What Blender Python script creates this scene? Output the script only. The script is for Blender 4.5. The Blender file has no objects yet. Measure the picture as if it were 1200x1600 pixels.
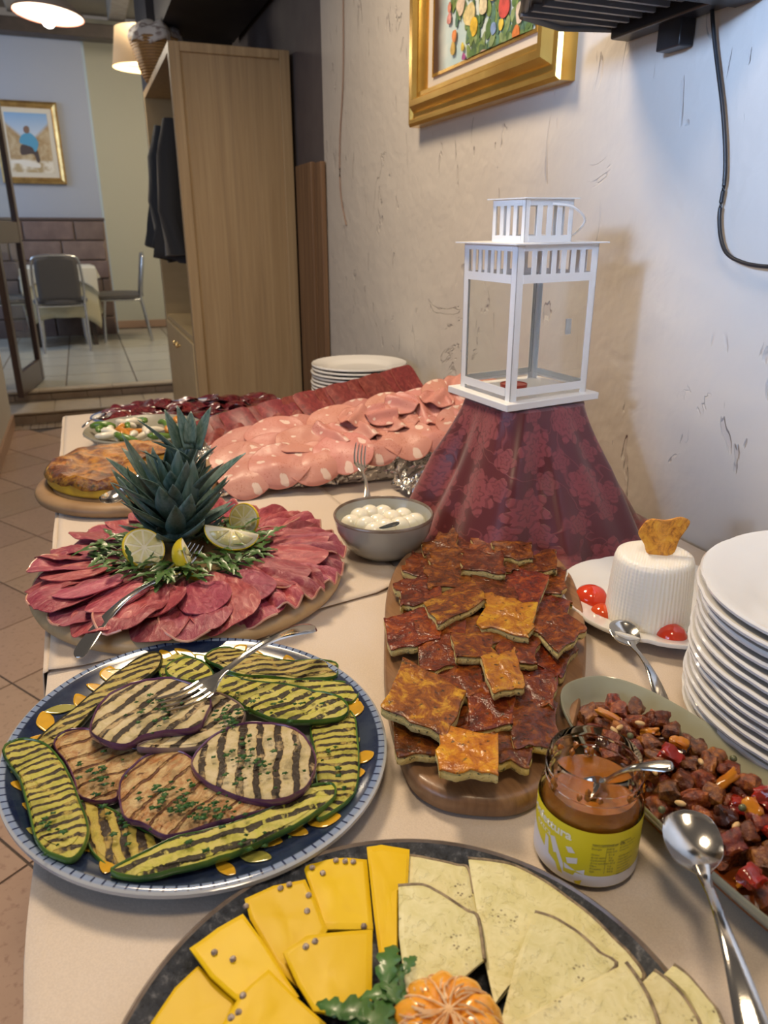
import bpy, math, random
from mathutils import Vector, Matrix, noise
random.seed(7)
PI = math.pi; R = math.radians
SC = bpy.context.scene; COL = SC.collection
# ------------------------------------------------------------------ camera
T = 0.77                      # table top height
CH, FPX, PT, YW = 1.20, 1150.0, R(20.7), R(21.3)
cd = bpy.data.cameras.new('camera'); cam = bpy.data.objects.new('camera', cd); COL.objects.link(cam)
cam.location = (0, 0, CH); cam.rotation_euler = (PI/2 - PT, 0, -YW)
cd.sensor_fit = 'HORIZONTAL'; cd.sensor_width = 36; cd.lens = FPX/1200*36; cd.clip_start = .02
cd.dof.use_dof = True; cd.dof.focus_distance = .75; cd.dof.aperture_fstop = 13.0
SC.camera = cam
# ------------------------------------------------------------------ world, lights, exposure
w = bpy.data.worlds.new('world'); SC.world = w; w.use_nodes = True
w.node_tree.nodes['Background'].inputs[0].default_value = (.56, .49, .44, 1)
w.node_tree.nodes['Background'].inputs[1].default_value = .24
def area(name, loc, target, size, energy, col, sy=None):
    l = bpy.data.lights.new(name, 'AREA'); l.energy = energy; l.color = col; l.size = size
    if sy: l.shape = 'RECTANGLE'; l.size_y = sy
    o = bpy.data.objects.new(name, l); COL.objects.link(o); o.location = loc
    o.rotation_euler = (Vector(target)-Vector(loc)).to_track_quat('-Z', 'Y').to_euler(); return o
area('window_daylight', (-2.2, -.1, 1.70), (.8, 1.0, 1.40), 1.5, 20, (.50, .68, 1.0), 1.1)
wb = area('window_beam', (-2.3, -.75, 1.95), (.80, .47, 1.60), .40, 6.5, (.42, .62, 1.0)); wb.data.spread = R(26)
area('ceiling_lamp_far', (.06, 1.62, 2.40), (.2, .8, .77), .38, 27, (1, .78, .53))
area('ceiling_lamp_near', (.05, .1, 2.35), (.25, .6, .77), .3, 8.5, (1, .78, .52))
area('side_room_window', (-2.2, 7.6, 2.2), (.6, 8.6, 1.0), 1.4, 34, (.50, .70, 1.0))
area('side_room_ceiling_light', (.9, 6.9, 2.9), (.3, 8.2, .2), .8, 24, (1, .84, .62))
SC.view_settings.view_transform = 'Standard'; SC.view_settings.look = 'None'
SC.view_settings.exposure = 0.0; SC.view_settings.gamma = 1.0
# ------------------------------------------------------------------ pixel -> place helpers (true planes of the room)
def ray(px, py):
    l = (px-600)/FPX; a = -(py-800)/FPX
    fw = math.cos(PT)+a*math.sin(PT); up = a*math.cos(PT)-math.sin(PT)
    return Vector((fw*math.sin(YW)+l*math.cos(YW), fw*math.cos(YW)-l*math.sin(YW), up))
def P(px, py, z=T):
    r = ray(px, py); t = (z-CH)/r.z; return Vector((r.x*t, r.y*t, z))
def PY(px, py, y):
    r = ray(px, py); t = y/r.y; return Vector((r.x*t, y, CH+r.z*t))
def PX(px, py, x):
    r = ray(px, py); t = x/r.x; return Vector((x, r.y*t, CH+r.z*t))
def proj(v):
    c = Matrix.Rotation(-YW, 3, 'Z') @ Matrix.Rotation(PI/2-PT, 3, 'X')
    q = c.transposed() @ (Vector(v)-Vector((0, 0, CH)))
    return (600+FPX*q.x/-q.z, 800-FPX*q.y/-q.z)
# ------------------------------------------------------------------ materials
MATS = {}
class NT:
    def __init__(s, name):
        s.m = bpy.data.materials.new(name); s.m.use_nodes = True; s.n = s.m.node_tree.nodes; s.l = s.m.node_tree.links
        s.b = s.n['Principled BSDF']; s.tc = s.n.new('ShaderNodeTexCoord'); s.co = s.tc.outputs['Object']
    def new(s, t, **k):
        o = s.n.new(t)
        for a, v in k.items(): setattr(o, a, v)
        return o
    def put(s, i, v):
        if hasattr(v, 'is_output') or isinstance(v, bpy.types.NodeSocket): s.l.new(v, i)
        else:
            try: i.default_value = v
            except Exception: i.default_value = (*v, 1)
    def map(s, sc=(1, 1, 1), rot=(0, 0, 0), loc=(0, 0, 0), co=None):
        o = s.new('ShaderNodeMapping'); s.put(o.inputs['Vector'], co or s.co)
        o.inputs['Scale'].default_value = sc; o.inputs['Rotation'].default_value = rot; o.inputs['Location'].default_value = loc
        return o.outputs[0]
    def noise(s, sc, det=4, rough=.55, co=None, dist=0, col=False):
        o = s.new('ShaderNodeTexNoise'); s.put(o.inputs['Vector'], co or s.co); o.inputs['Scale'].default_value = sc
        o.inputs['Detail'].default_value = det; o.inputs['Roughness'].default_value = rough; o.inputs['Distortion'].default_value = dist
        return o.outputs['Color' if col else 'Fac']
    def vor(s, sc, feat='F1', co=None, out='Distance', rnd=1, dim='2D'):
        o = s.new('ShaderNodeTexVoronoi', feature=feat, voronoi_dimensions=dim); s.put(o.inputs['Vector'], co or s.co); o.inputs['Scale'].default_value = sc
        o.inputs['Randomness'].default_value = rnd; return o.outputs[out]
    def wave(s, sc, dist=0, dsc=1, co=None, d='X', prof='SIN', det=2):
        o = s.new('ShaderNodeTexWave', bands_direction=d, wave_profile=prof); s.put(o.inputs['Vector'], co or s.co)
        o.inputs['Scale'].default_value = sc; o.inputs['Distortion'].default_value = dist; o.inputs['Detail Scale'].default_value = dsc
        o.inputs['Detail'].default_value = det; return o.outputs['Fac']
    def ramp(s, f, stops, interp='LINEAR'):
        o = s.new('ShaderNodeValToRGB'); s.put(o.inputs[0], f); e = o.color_ramp.elements; o.color_ramp.interpolation = interp
        while len(e) < len(stops): e.new(.5)
        for i, (p, c) in enumerate(stops):
            e[i].position = p; e[i].color = (c, c, c, 1) if isinstance(c, (int, float)) else (*c, 1)
        return o.outputs[0]
    def mix(s, f, a, b, mode='MIX'):
        o = s.new('ShaderNodeMix', data_type='RGBA', blend_type=mode)
        s.put(o.inputs[0], f); s.put(o.inputs[6], a if not isinstance(a, tuple) else (*a, 1)); s.put(o.inputs[7], b if not isinstance(b, tuple) else (*b, 1))
        return o.outputs[2]
    def math(s, op, a, b=0, c=0):
        o = s.new('ShaderNodeMath', operation=op); s.put(o.inputs[0], a); s.put(o.inputs[1], b); s.put(o.inputs[2], c); return o.outputs[0]
    def sep(s, v):
        o = s.new('ShaderNodeSeparateXYZ'); s.put(o.inputs[0], v); return o.outputs
    def rnd(s):
        return s.new('ShaderNodeObjectInfo').outputs['Random']
    def vary(s, col, dv=.12, dh=.01):      # per object brightness / hue variation
        r = s.rnd(); o = s.new('ShaderNodeHueSaturation'); s.put(o.inputs['Color'], col if not isinstance(col, tuple) else (*col, 1))
        s.put(o.inputs['Value'], s.math('MULTIPLY_ADD', r, 2*dv, 1-dv))
        r2 = s.math('FRACT', s.math('MULTIPLY', r, 7.13)); s.put(o.inputs['Hue'], s.math('MULTIPLY_ADD', r2, 2*dh, .5-dh))
        return o.outputs[0]
    def bump(s, h, st=.3, d=.002):
        o = s.new('ShaderNodeBump'); o.inputs['Strength'].default_value = st; o.inputs['Distance'].default_value = d
        s.put(o.inputs['Height'], h); s.l.new(o.outputs[0], s.b.inputs['Normal']); s.l.new(o.outputs[0], s.b.inputs['Coat Normal'])
    def fin(s, col=None, rough=.5, metal=0, spec=.5, coat=0, sss=0, sssc=None, trans=0, alpha=None, ior=None, sheen=0):
        b = s.b.inputs
        if col is not None: s.put(b['Base Color'], col if not isinstance(col, tuple) else (*col, 1))
        s.put(b['Roughness'], rough); s.put(b['Metallic'], metal); b['Specular IOR Level'].default_value = spec
        b['Coat Weight'].default_value = coat; b['Coat Roughness'].default_value = .12
        if sss: b['Subsurface Weight'].default_value = sss; b['Subsurface Radius'].default_value = sssc or (.01, .005, .003); b['Subsurface Scale'].default_value = .3
        b['Transmission Weight'].default_value = trans; b['Sheen Weight'].default_value = sheen
        if alpha is not None: s.put(b['Alpha'], alpha)
        if ior: b['IOR'].default_value = ior
        return s.m
def simple(name, col, rough=.5, metal=0, col2=None, nsc=20, bump=0, bsc=60, vary=0, vec=None, **k):
    if name in MATS: return MATS[name]
    t = NT(name); co = t.map(vec) if vec else None
    c = col
    if col2: c = t.mix(t.ramp(t.noise(nsc, 5, co=co), [(.35, 0.), (.65, 1.)]), col, col2)
    if vary: c = t.vary(c, vary)
    if bump: t.bump(t.noise(bsc, 4, co=co), bump)
    MATS[name] = t.fin(c, rough, metal, **k); return MATS[name]
def emis(name, col, st):
    t = NT(name); t.b.inputs['Emission Color'].default_value = (*col, 1); t.b.inputs['Emission Strength'].default_value = st
    return t.fin(col, .5)
# ------------------------------------------------------------------ mesh builder
class MB:
    def __init__(s): s.v = []; s.f = []
    def add(s, vs, fs, M=None):
        k = len(s.v)
        s.v += [tuple(M @ Vector(v)) for v in vs] if M else [tuple(v) for v in vs]
        s.f += [tuple(i+k for i in f) for f in fs]; return s
    def box(s, x0, x1, y0, y1, z0, z1, M=None):
        vs = [(x, y, z) for z in (z0, z1) for y in (y0, y1) for x in (x0, x1)]
        return s.add(vs, [(0, 2, 3, 1), (4, 5, 7, 6), (0, 1, 5, 4), (2, 6, 7, 3), (0, 4, 6, 2), (1, 3, 7, 5)], M)
    def lathe(s, prof, n=32, sx=1, sy=1, M=None, closed=False):
        vs = []; fs = []; m = len(prof)
        for r, z in prof:
            for j in range(n): a = 2*PI*j/n; vs.append((r*math.cos(a)*sx, r*math.sin(a)*sy, z))
        for i in range(m-1):
            for j in range(n): fs.append((i*n+j, i*n+(j+1) % n, (i+1)*n+(j+1) % n, (i+1)*n+j))
        if closed: fs += [((m-1)*n+j, (m-1)*n+(j+1) % n, (j+1) % n, j) for j in range(n)]
        return s.add(vs, fs, M)
    def tube(s, pts, rad, n=8, flat=1.0, M=None, up=(0, 0, 1)):
        pts = [Vector(p) for p in pts]; m = len(pts); rad = rad if isinstance(rad, (list, tuple)) else [rad]*m
        vs = []; fs = []; u0 = Vector(up)
        for i, p in enumerate(pts):
            d = (pts[min(i+1, m-1)]-pts[max(i-1, 0)]).normalized()
            sd = d.cross(u0)
            sd = sd.normalized() if sd.length > 1e-4 else d.orthogonal().normalized()
            up2 = sd.cross(d)
            for j in range(n):
                a = 2*PI*j/n; vs.append(p+sd*math.cos(a)*rad[i]+up2*math.sin(a)*rad[i]*flat)
        for i in range(m-1):
            for j in range(n): fs.append((i*n+j, i*n+(j+1) % n, (i+1)*n+(j+1) % n, (i+1)*n+j))
        fs += [tuple(range(n))[::-1], tuple(range((m-1)*n, m*n))]
        return s.add(vs, fs, M)
    def prism(s, poly, z0, z1, M=None):
        n = len(poly); vs = [(x, y, z0) for x, y in poly]+[(x, y, z1) for x, y in poly]
        return s.add(vs, [tuple(range(n))[::-1], tuple(range(n, 2*n))]+[(i, (i+1) % n, n+(i+1) % n, n+i) for i in range(n)], M)
    def slab(s, poly, th, zf=None, rings=5, rnd=.25, M=None):
        """organic slice: outline polygon, thickness th, top height function zf(x,y)"""
        n = len(poly); cx = sum(p[0] for p in poly)/n; cy = sum(p[1] for p in poly)/n; zf = zf or (lambda x, y: 0)
        vs = []; fs = []
        def ring(k, dz):
            for x, y in poly:
                X = cx+(x-cx)*k; Y = cy+(y-cy)*k; vs.append((X, Y, zf(X, Y)+dz))
        vs.append((cx, cy, zf(cx, cy)+th/2))
        ks = [(i+1)/rings for i in range(rings)]
        e = 1-rnd*th/max(1e-5, min(math.hypot(x-cx, y-cy) for x, y in poly)); e = max(.8, e)
        for k in ks[:-1]: ring(k, th/2)
        ring(e, th/2); ring(1, th*.22); ring(1, -th*.22); ring(e, -th/2)
        for k in ks[:-1][::-1]: ring(k, -th/2)
        vs.append((cx, cy, zf(cx, cy)-th/2)); m = (len(vs)-2)//n
        fs += [(0, 1+j, 1+(j+1) % n) for j in range(n)]
        for i in range(m-1):
            a = 1+i*n; b = a+n
            fs += [(a+j, b+j, b+(j+1) % n, a+(j+1) % n) for j in range(n)]
        a = 1+(m-1)*n; c = len(vs)-1
        fs += [(a+j, c, a+(j+1) % n) for j in range(n)]
        return s.add(vs, fs, M)
    def blob(s, c, r, sub=2, nz=0, nsc=1, seed=0, M=None):
        b = ICO[sub]; r = r if isinstance(r, (tuple, list)) else (r, r, r); vs = []
        for v in b[0]:
            k = 1+(nz*noise.noise(Vector(v)*nsc+Vector((seed*3.7, seed*1.3, 0))) if nz else 0)
            vs.append((c[0]+v[0]*r[0]*k, c[1]+v[1]*r[1]*k, c[2]+v[2]*r[2]*k))
        return s.add(vs, b[1], M)
    def grid(s, nu, nv, f, M=None, wrap=False):
        vs = [f(i/(nu-1 if not wrap else nu), j/(nv-1)) for j in range(nv) for i in range(nu)]; fs = []
        for j in range(nv-1):
            for i in range(nu if wrap else nu-1): fs.append((j*nu+i, j*nu+(i+1) % nu, (j+1)*nu+(i+1) % nu, (j+1)*nu+i))
        return s.add(vs, fs, M)
    def mesh(s, name, m, smooth=True, bevel=0, solid=0):
        me = bpy.data.meshes.new(name); me.from_pydata(s.v, [], s.f); me.update()
        me.materials.append(m)
        if smooth:
            for p in me.polygons: p.use_smooth = True
            try: me.set_sharp_from_angle(angle=R(smooth if smooth is not True else 50))
            except Exception: pass
        return me
ICO = {}
import bmesh
for k in (1, 2, 3):
    b = bmesh.new(); bmesh.ops.create_icosphere(b, subdivisions=k, radius=1)
    b.verts.ensure_lookup_table(); ICO[k] = ([tuple(v.co) for v in b.verts], [tuple(v.index for v in f.verts) for f in b.faces]); b.free()
def mesh_obj(name, mb, m, parent=None, smooth=True, bevel=0, loc=None, rot=None, mat=None, solid=0, sub=0, label=None):
    me = mb if isinstance(mb, bpy.types.Mesh) else mb.mesh(name, m, smooth)
    o = bpy.data.objects.new(name, me); COL.objects.link(o)
    if parent: o.parent = parent
    if mat: o.matrix_local = mat
    if loc is not None: o.location = loc
    if rot is not None: o.rotation_euler = rot
    if solid: md = o.modifiers.new('s', 'SOLIDIFY'); md.thickness = solid; md.offset = 0
    if bevel: md = o.modifiers.new('b', 'BEVEL'); md.width = bevel; md.segments = 2; md.limit_method = 'ANGLE'
    if sub: md = o.modifiers.new('u', 'SUBSURF'); md.levels = sub; md.render_levels = sub
    if label: o['label'] = label
    return o
def tag(o, label, cat, group=None):
    o['label'] = label; o['category'] = cat
    if group: o['group'] = group
    return o
def empty(name, label, cat, group=None, loc=(0, 0, 0), rot=(0, 0, 0)):
    o = bpy.data.objects.new(name, None); COL.objects.link(o); o.location = loc; o.rotation_euler = rot
    o.empty_display_size = .02; return tag(o, label, cat, group)
def struct(name, mb, m, parent=None, **k):
    o = mesh_obj(name, mb, m, parent, **k)
    if not parent: o['kind'] = 'structure'
    return o
def stuff(o): o['kind'] = 'stuff'; return o
def copy_tree(o, parent=None):
    c = o.copy(); COL.objects.link(c); c.parent = parent
    for ch in list(o.children): copy_tree(ch, c)
    return c
ORD = ['', 'first', 'second', 'third', 'fourth', 'fifth', 'sixth', 'seventh', 'eighth', 'ninth', 'tenth', 'eleventh', 'twelfth', 'thirteenth', 'fourteenth', 'fifteenth', 'sixteenth', 'seventeenth', 'eighteenth', 'nineteenth', 'twentieth']
def ordn(i):
    if i <= 20: return ORD[i]
    t = {2: 'twenty', 3: 'thirty', 4: 'forty'}[i//10]
    return (t+'-'+ORD[i % 10]) if i % 10 else t[:-1]+'ieth'
def Mloc(x, y, z, rz=0, rx=0, ry=0):
    return Matrix.Translation((x, y, z)) @ Matrix.Rotation(rz, 4, 'Z') @ Matrix.Rotation(ry, 4, 'Y') @ Matrix.Rotation(rx, 4, 'X')
def frameM(o, x, z):      # matrix with origin o, x axis x, z axis near z
    x = Vector(x).normalized(); z = Vector(z); y = z.cross(x).normalized(); z = x.cross(y)
    m = Matrix((x, y, z)).transposed().to_4x4(); m.translation = o; return m
def smooth_poly(pts, k=4):
    n = len(pts); out = []
    for i in range(n):
        p0, p1, p2, p3 = (Vector(pts[(i+j-1) % n][:2]) for j in range(4))
        for q in range(k):
            t = q/k
            out.append(tuple(.5*((2*p1)+(p2-p0)*t+(2*p0-5*p1+4*p2-p3)*t*t+(3*p1-p0-3*p2+p3)*t**3)))
    return out
def spline(pts, k=8):
    pts = [Vector(p) for p in pts]; n = len(pts); out = []
    for i in range(n-1):
        p0 = pts[max(i-1, 0)]; p1 = pts[i]; p2 = pts[i+1]; p3 = pts[min(i+2, n-1)]
        for q in range(k):
            t = q/k; out.append(.5*((2*p1)+(p2-p0)*t+(2*p0-5*p1+4*p2-p3)*t*t+(3*p1-p0-3*p2+p3)*t**3))
    out.append(pts[-1]); return out
def fbm(x, y, s=1, seed=0): return noise.noise(Vector((x*s, y*s, seed*5.1)))
# common materials
STEEL = simple('polished_steel', (.52, .50, .47), .14, 1, bump=.02, bsc=300)
PORC = simple('white_porcelain', (.76, .75, .73), .12, coat=.3)
def box_round(mb_name, w): pass
# ================================================================== THE SETTING
# plaster wall
t = NT('rough_plaster')
co = t.co
strokes = t.noise(3.0, 5, .55, dist=1.2)
line = t.math('ABSOLUTE', t.math('SUBTRACT', strokes, .5)); line = t.ramp(line, [(0., 1.), (.006, 0.)])
mask = t.ramp(t.noise(2.3, 3, .6, t.map((1, 1, 1), loc=(4, 3, 1))), [(.60, 0.), (.64, 1.)])
scr = t.noise(30, 3, .5, t.map((1, .9, .26), rot=(R(35), 0, 0)), dist=.9); scr = t.ramp(scr, [(.645, 0.), (.685, 1.)])
mask2 = t.ramp(t.noise(3.5, 2, .5, t.map(loc=(9, 2, 5))), [(.43, 0.), (.55, 1.)])
cr = t.math('MULTIPLY', line, mask); sc2 = t.math('MULTIPLY', scr, mask2)
c = t.mix(t.noise(1.6, 4, .6), (.50, .465, .42), (.60, .56, .51))
c = t.mix(t.math('MULTIPLY', cr, .25), c, (.36, .33, .32)); c = t.mix(t.math('MULTIPLY', sc2, .4), c, (.40, .36, .34))
hgt = t.math('ADD', t.math('ADD', t.math('MULTIPLY', t.noise(5, 4, .55), .8), t.math('MULTIPLY', t.noise(13, 3, .5, dist=.8), .25)), t.math('MULTIPLY', t.noise(40, 3), .06))
hgt = t.math('SUBTRACT', hgt, t.math('MULTIPLY', t.math('ADD', cr, sc2), .35))
t.bump(hgt, .8, .012); PLASTER = t.fin(c, .75, spec=.25)
def plain(name, c, r=.8, b=.1): return simple(name, c, r, bump=b, bsc=30, spec=.2)
BLUEW = plain('blue_grey_paint', (.36, .39, .47)); CREAMW = plain('cream_paint', (.60, .60, .53)); BEIGEW = plain('beige_plaster', (.66, .60, .52))
DARKP = simple('charcoal_paint', (.028, .028, .036), .6, col2=(.05, .048, .055), nsc=4)
WALLSHADE = simple('painted_wall_shade', (.095, .08, .085), .8, col2=(.13, .11, .11), nsc=5)
WX = .80
mb = MB().grid(2, 2, lambda u, v: (WX, -1.5+u*4.2, v*3.0)); 
struct('wall_right', MB().box(WX, WX+.12, -1.5, 2.60, 0, 3.0), PLASTER, smooth=False)
struct('wall_right_shaded_end', MB().box(WX+.004, WX+.16, 2.60, 4.6, 0, 3.0), WALLSHADE, smooth=False)  # right wall carried on; the shade over it is put into the dark brown
pl = struct('pillar', MB().box(.42, WX+.04, 4.05, 4.6, 0, 3.0), DARKP, smooth=False)
struct('trim_1', MB().box(.44, .78, 2.98, 3.9, 2.02, 2.9), DARKP, smooth=False)   # dark boxed-in duct above the wardrobe
struct('wall_left', MB().box(-.68, -.56, 4.15, 5.35, 0, 3.0), BEIGEW, smooth=False)
struct('baseboard_left', MB().box(-.56, -.545, 4.15, 5.35, 0, .08), simple('terracotta_skirting', (.52, .33, .22), .4), smooth=False)
# --- terracotta floor: single tiles, laid diagonally
GROUT = simple('dark_grout', (.13, .10, .085), .9)
t = NT('terracotta_tile'); c = t.mix(t.noise(9, 5, .6), (.50, .335, .235), (.60, .42, .31)); c = t.mix(t.ramp(t.noise(60, 3), [(.55, 0.), (.7, 1.)]), c, (.43, .28, .20))
t.bump(t.noise(50, 3), .12); TERRA = t.fin(t.vary(c, .08, .006), .33, spec=.45)
fl = struct('floor', MB().box(-2.2, WX, -1.4, 5.40, -.05, -.004), GROUT, smooth=False)
TS = .325; me = MB().box(-TS/2+.003, TS/2-.003, -TS/2+.003, TS/2-.003, -.004, .0).mesh('tile', TERRA, False)
ta = R(33)
ox, oy = -.29, 2.28
for i in range(-14, 15):
    for j in range(-14, 15):
        x = ox+(i*math.cos(ta)-j*math.sin(ta))*TS; y = oy+(i*math.sin(ta)+j*math.cos(ta))*TS
        if -.95 < x < .35 and -.2 < y < 5.2 and not (x > .15):
            mesh_obj('tile', me, None, fl, loc=(x, y, 0), rot=(0, 0, ta))
# --- steps up to the side room
STONE = simple('step_stone', (.46, .36, .27), .7, col2=(.36, .27, .20), nsc=10, bump=.4, bsc=25)
NOSE = simple('step_nosing', (.62, .52, .40), .4, col2=(.55, .45, .34), nsc=12)
t = NT('cream_floor_tile'); t.bump(t.noise(20, 2), .04); CT = t.fin(t.vary(t.mix(t.noise(6, 4), (.52, .50, .44), (.60, .575, .50)), .05, .004), .22)
s1 = struct('trim_2', MB().box(-.9, .60, 5.40, 5.78, -.05, .068), STONE, smooth=False)
k = -.9
me = MB().box(0, .236, -.012, 0, 0, .056).mesh('riser_stone', STONE, 40)
for i in range(6): mesh_obj('riser_stone', me, None, s1, loc=(k+i*.24+.002, 5.40, 0), bevel=.002)
me = MB().box(0, .297, 0, .40, 0, .012).mesh('tread_tile', NOSE, 40)
for i in range(5): mesh_obj('tread_tile', me, None, s1, loc=(k+i*.30, 5.375, .068), bevel=.003)
s2 = struct('floor_side_room', MB().box(-2.6, 2.2, 5.78, 9.5, -.05, .145), GROUT, smooth=False)
me = MB().box(0, .236, -.012, 0, 0, .046).mesh('riser_stone', STONE, 40)
for i in range(6): mesh_obj('riser_stone', me, None, s2, loc=(k+i*.24+.10, 5.78, .081), bevel=.002)
me = MB().box(0, .497, -.02, .09, 0, .016).mesh('nosing_tile', NOSE, 40)
for i in range(3): mesh_obj('nosing_tile', me, None, s2, loc=(k+i*.50, 5.77, .138), bevel=.003)
me = MB().box(-.245, .245, -.245, .245, 0, .006).mesh('floor_tile', CT, False)
for i in range(-4, 5):
    for j in range(7):
        x, y = .03+i*.5, 6.12+j*.5
        mesh_obj('floor_tile', me, None, s2, loc=(x, y, .144))
# mosaic strip on the lower floor before the step
ms = MB()
for i in range(26):
    for j in range(3): ms.box(-.80+i*.05, -.755+i*.05, 5.22+j*.06, 5.27+j*.06, 0, .004)
stuff(mesh_obj('mosaic_strip', ms, simple('mosaic', (.50, .40, .30), .5, vary=.1, col2=(.35, .26, .19), nsc=30), fl, smooth=False))
# --- side room walls
wl = struct('wall_side_room_left', MB().box(-2.6, .27, 9.0, 9.12, 1.345, 3.05).box(-2.6, .255, 9.02, 9.12, .145, 1.345), BLUEW, smooth=False)
struct('wall_side_room_reveal', MB().box(.20, .30, 9.12, 9.5, .145, 3.05), plain('reveal_daylight_tint', (.50, .64, .85)), smooth=False)  # blue daylight falling on the reveal is put into its colour
struct('wall_side_room_back', MB().box(.2, 2.2, 9.5, 9.6, .145, 3.3), CREAMW, smooth=False)
struct('wall_side_room_right', MB().box(2.1, 2.2, 5.8, 9.5, .145, 3.3), CREAMW, smooth=False)
struct('baseboard_side_room', MB().box(.30, 2.1, 9.485, 9.5, .15, .235), simple('skirting_tile', (.50, .33, .24), .4), smooth=False)
struct('ceiling_side_room', MB().box(-2.6, 2.2, 5.8, 9.6, 3.35, 3.45), plain('ceiling_paint', (.42, .38, .33)), smooth=False)
BRK = simple('purple_stone', (.215, .155, .14), .85, col2=(.15, .105, .095), nsc=6, bump=.9, bsc=9, vary=.16)
wb = struct('trim_3', MB().box(-2.4, .285, 8.985, 9.02, .145, 1.335), simple('stone_joint', (.34, .27, .24), .9), smooth=False)
random.seed(3); zz = .15
for row in range(6):
    h = [.20, .19, .21, .19, .20, .195][row]; x = -1.5+(row % 2)*.17
    while x < .28:
        L = random.uniform(.30, .52); x1 = min(x+L, .285)
        if x1-x > .05:
            o = mesh_obj('stone_block', MB().box(0, x1-x-.014, -.03, 0, 0, h-.012), BRK, wb, smooth=40, bevel=.008, loc=(x, 8.985-random.uniform(0, .012), zz))
        x += L
    zz += h
struct('trim_4', MB().box(-2.4, .29, 8.95, 9.02, 1.335, 1.36), simple('dado_cap', (.10, .07, .065), .6), smooth=False, bevel=.004)
DWOOD = simple('dark_wood', (.045, .032, .026), .5, col2=(.07, .05, .04), nsc=8, bump=.2, bsc=30)
tag(struct('beam', MB().box(-2.6, 2.2, 8.75, 8.97, 2.98, 3.10), DWOOD, smooth=False, bevel=.01, rot=(0, 0, 0)), 'dark wooden ceiling beam across the back of the side room', 'beam')
WB = simple('whitewashed_wood', (.40, .35, .29), .7, col2=(.33, .28, .23), nsc=12)
for i, x in enumerate((-1.2, -.35, .55)):
    tag(mesh_obj('rafter', MB().box(x, x+.16, 6.0, 8.9, 3.16, 3.34), WB, smooth=False, bevel=.01, loc=(0, 0, 0)), ['leftmost', 'middle', 'rightmost'][i]+' pale whitewashed rafter under the side room ceiling', 'rafter', 'rafters of the side room')
# --- glass door standing open at the left
BRN = simple('brown_door_frame', (.075, .040, .034), .35, coat=.2)
t = NT('door_glass'); GL = t.fin((.93, .96, .95), .02, trans=1, ior=1.05)
dA = P(33, 622, .16); dB = P(66, 592, .16); d = (dB-dA); L = d.length; d.normalize()
DM = frameM(dA, d, (0, 0, 1))
dr = empty('door_1', 'open brown framed glass door at the left of the steps', 'door'); dr['kind'] = 'structure'; dr.matrix_world = DM
del dr['category']; del dr['label']
H = 2.25
mesh_obj('stile', MB().box(0, .07, -.02, .02, 0, H), BRN, dr, smooth=40, bevel=.004)
mesh_obj('stile', MB().box(L-.07, L, -.02, .02, 0, H), BRN, dr, smooth=40, bevel=.004)
for z0, z1 in ((0, .16), (.98, 1.12), (H-.10, H)): mesh_obj('rail', MB().box(.07, L-.07, -.018, .018, z0, z1), BRN, dr, smooth=40, bevel=.004)
mesh_obj('pane', MB().box(.07, L-.07, -.003, .003, .16, .98), GL, dr, smooth=False)
mesh_obj('pane', MB().box(.07, L-.07, -.003, .003, 1.12, H-.10), GL, dr, smooth=False)
# ================================================================== FURNITURE BEHIND
t = NT('limed_oak'); v = t.map((14, 14, .55)); g = t.noise(3.2, 6, .6, v, dist=.8)
c = t.mix(t.ramp(g, [(.3, 0.), (.7, 1.)]), (.40, .275, .145), (.52, .375, .21)); c = t.mix(t.ramp(t.noise(2.2, 6, .7, t.map((30, 30, .4))), [(.5, 0.), (.75, .5)]), c, (.27, .19, .115))
t.bump(g, .15); OAK = t.fin(c, .5)
t = NT('oak_inside'); g = t.noise(3, 5, .6, t.map((2, 2, 8))); OAKL = t.fin(t.mix(g, (.55, .42, .22), (.66, .52, .30)), .5)
cb = empty('open_wardrobe', 'tall pale oak open wardrobe against the wall beyond the buffet', 'wardrobe', loc=(0, 0, 0))
X0, X1, Y0, Y1, HT = .367, WX-.012, 2.95, 4.0, 1.812
mesh_obj('side_panel', MB().box(X0+.03, X1-.03, Y0+.012, Y0+.03, .06, HT-.03), OAK, cb, smooth=False)
for nm, b in (('stile', (X0, X0+.038, Y0, Y0+.035, .0, HT)), ('stile', (X1-.038, X1, Y0, Y0+.035, 0, HT)), ('rail', (X0+.038, X1-.038, Y0, Y0+.035, HT-.03, HT)), ('rail', (X0+.038, X1-.038, Y0, Y0+.035, 0, .07))):
    mesh_obj(nm, MB().box(*b), OAK, cb, smooth=40, bevel=.003)
mesh_obj('far_side_panel', MB().box(X0, X1, Y1-.03, Y1, 0, HT), OAKL, cb, smooth=False, bevel=.002)
mesh_obj('top_board', MB().box(X0+.002, X1, Y0+.035, Y1-.03, HT-.028, HT), OAK, cb, smooth=False)
mesh_obj('back_board', MB().box(X1-.015, X1, Y0+.035, Y1-.03, 0, HT-.03), OAKL, cb, smooth=False)
mesh_obj('shelf', MB().box(X0+.005, X1-.015, Y0+.035, Y1-.03, .80, .822), OAKL, cb, smooth=False)
for k in range(2):
    y0 = Y0+.038+k*.49
    d = mesh_obj('door', MB().box(X0-.004, X0+.014, y0, y0+.486, .06, .797), OAKL, cb, smooth=False, bevel=.003)
    mesh_obj('knob', MB().lathe([(0, .022), (.009, .02), (.011, .012), (.005, .006), (.006, 0)], 12), simple('brass', (.75, .55, .25), .25, 1), d, mat=Mloc(X0-.004, y0+(.44 if k == 0 else .045), .735, ry=-PI/2))
mesh_obj('hanging_rail', MB().tube([(.58, Y0+.04, 1.70), (.58, Y1-.03, 1.70)], .011, 10), STEEL, cb)
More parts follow.
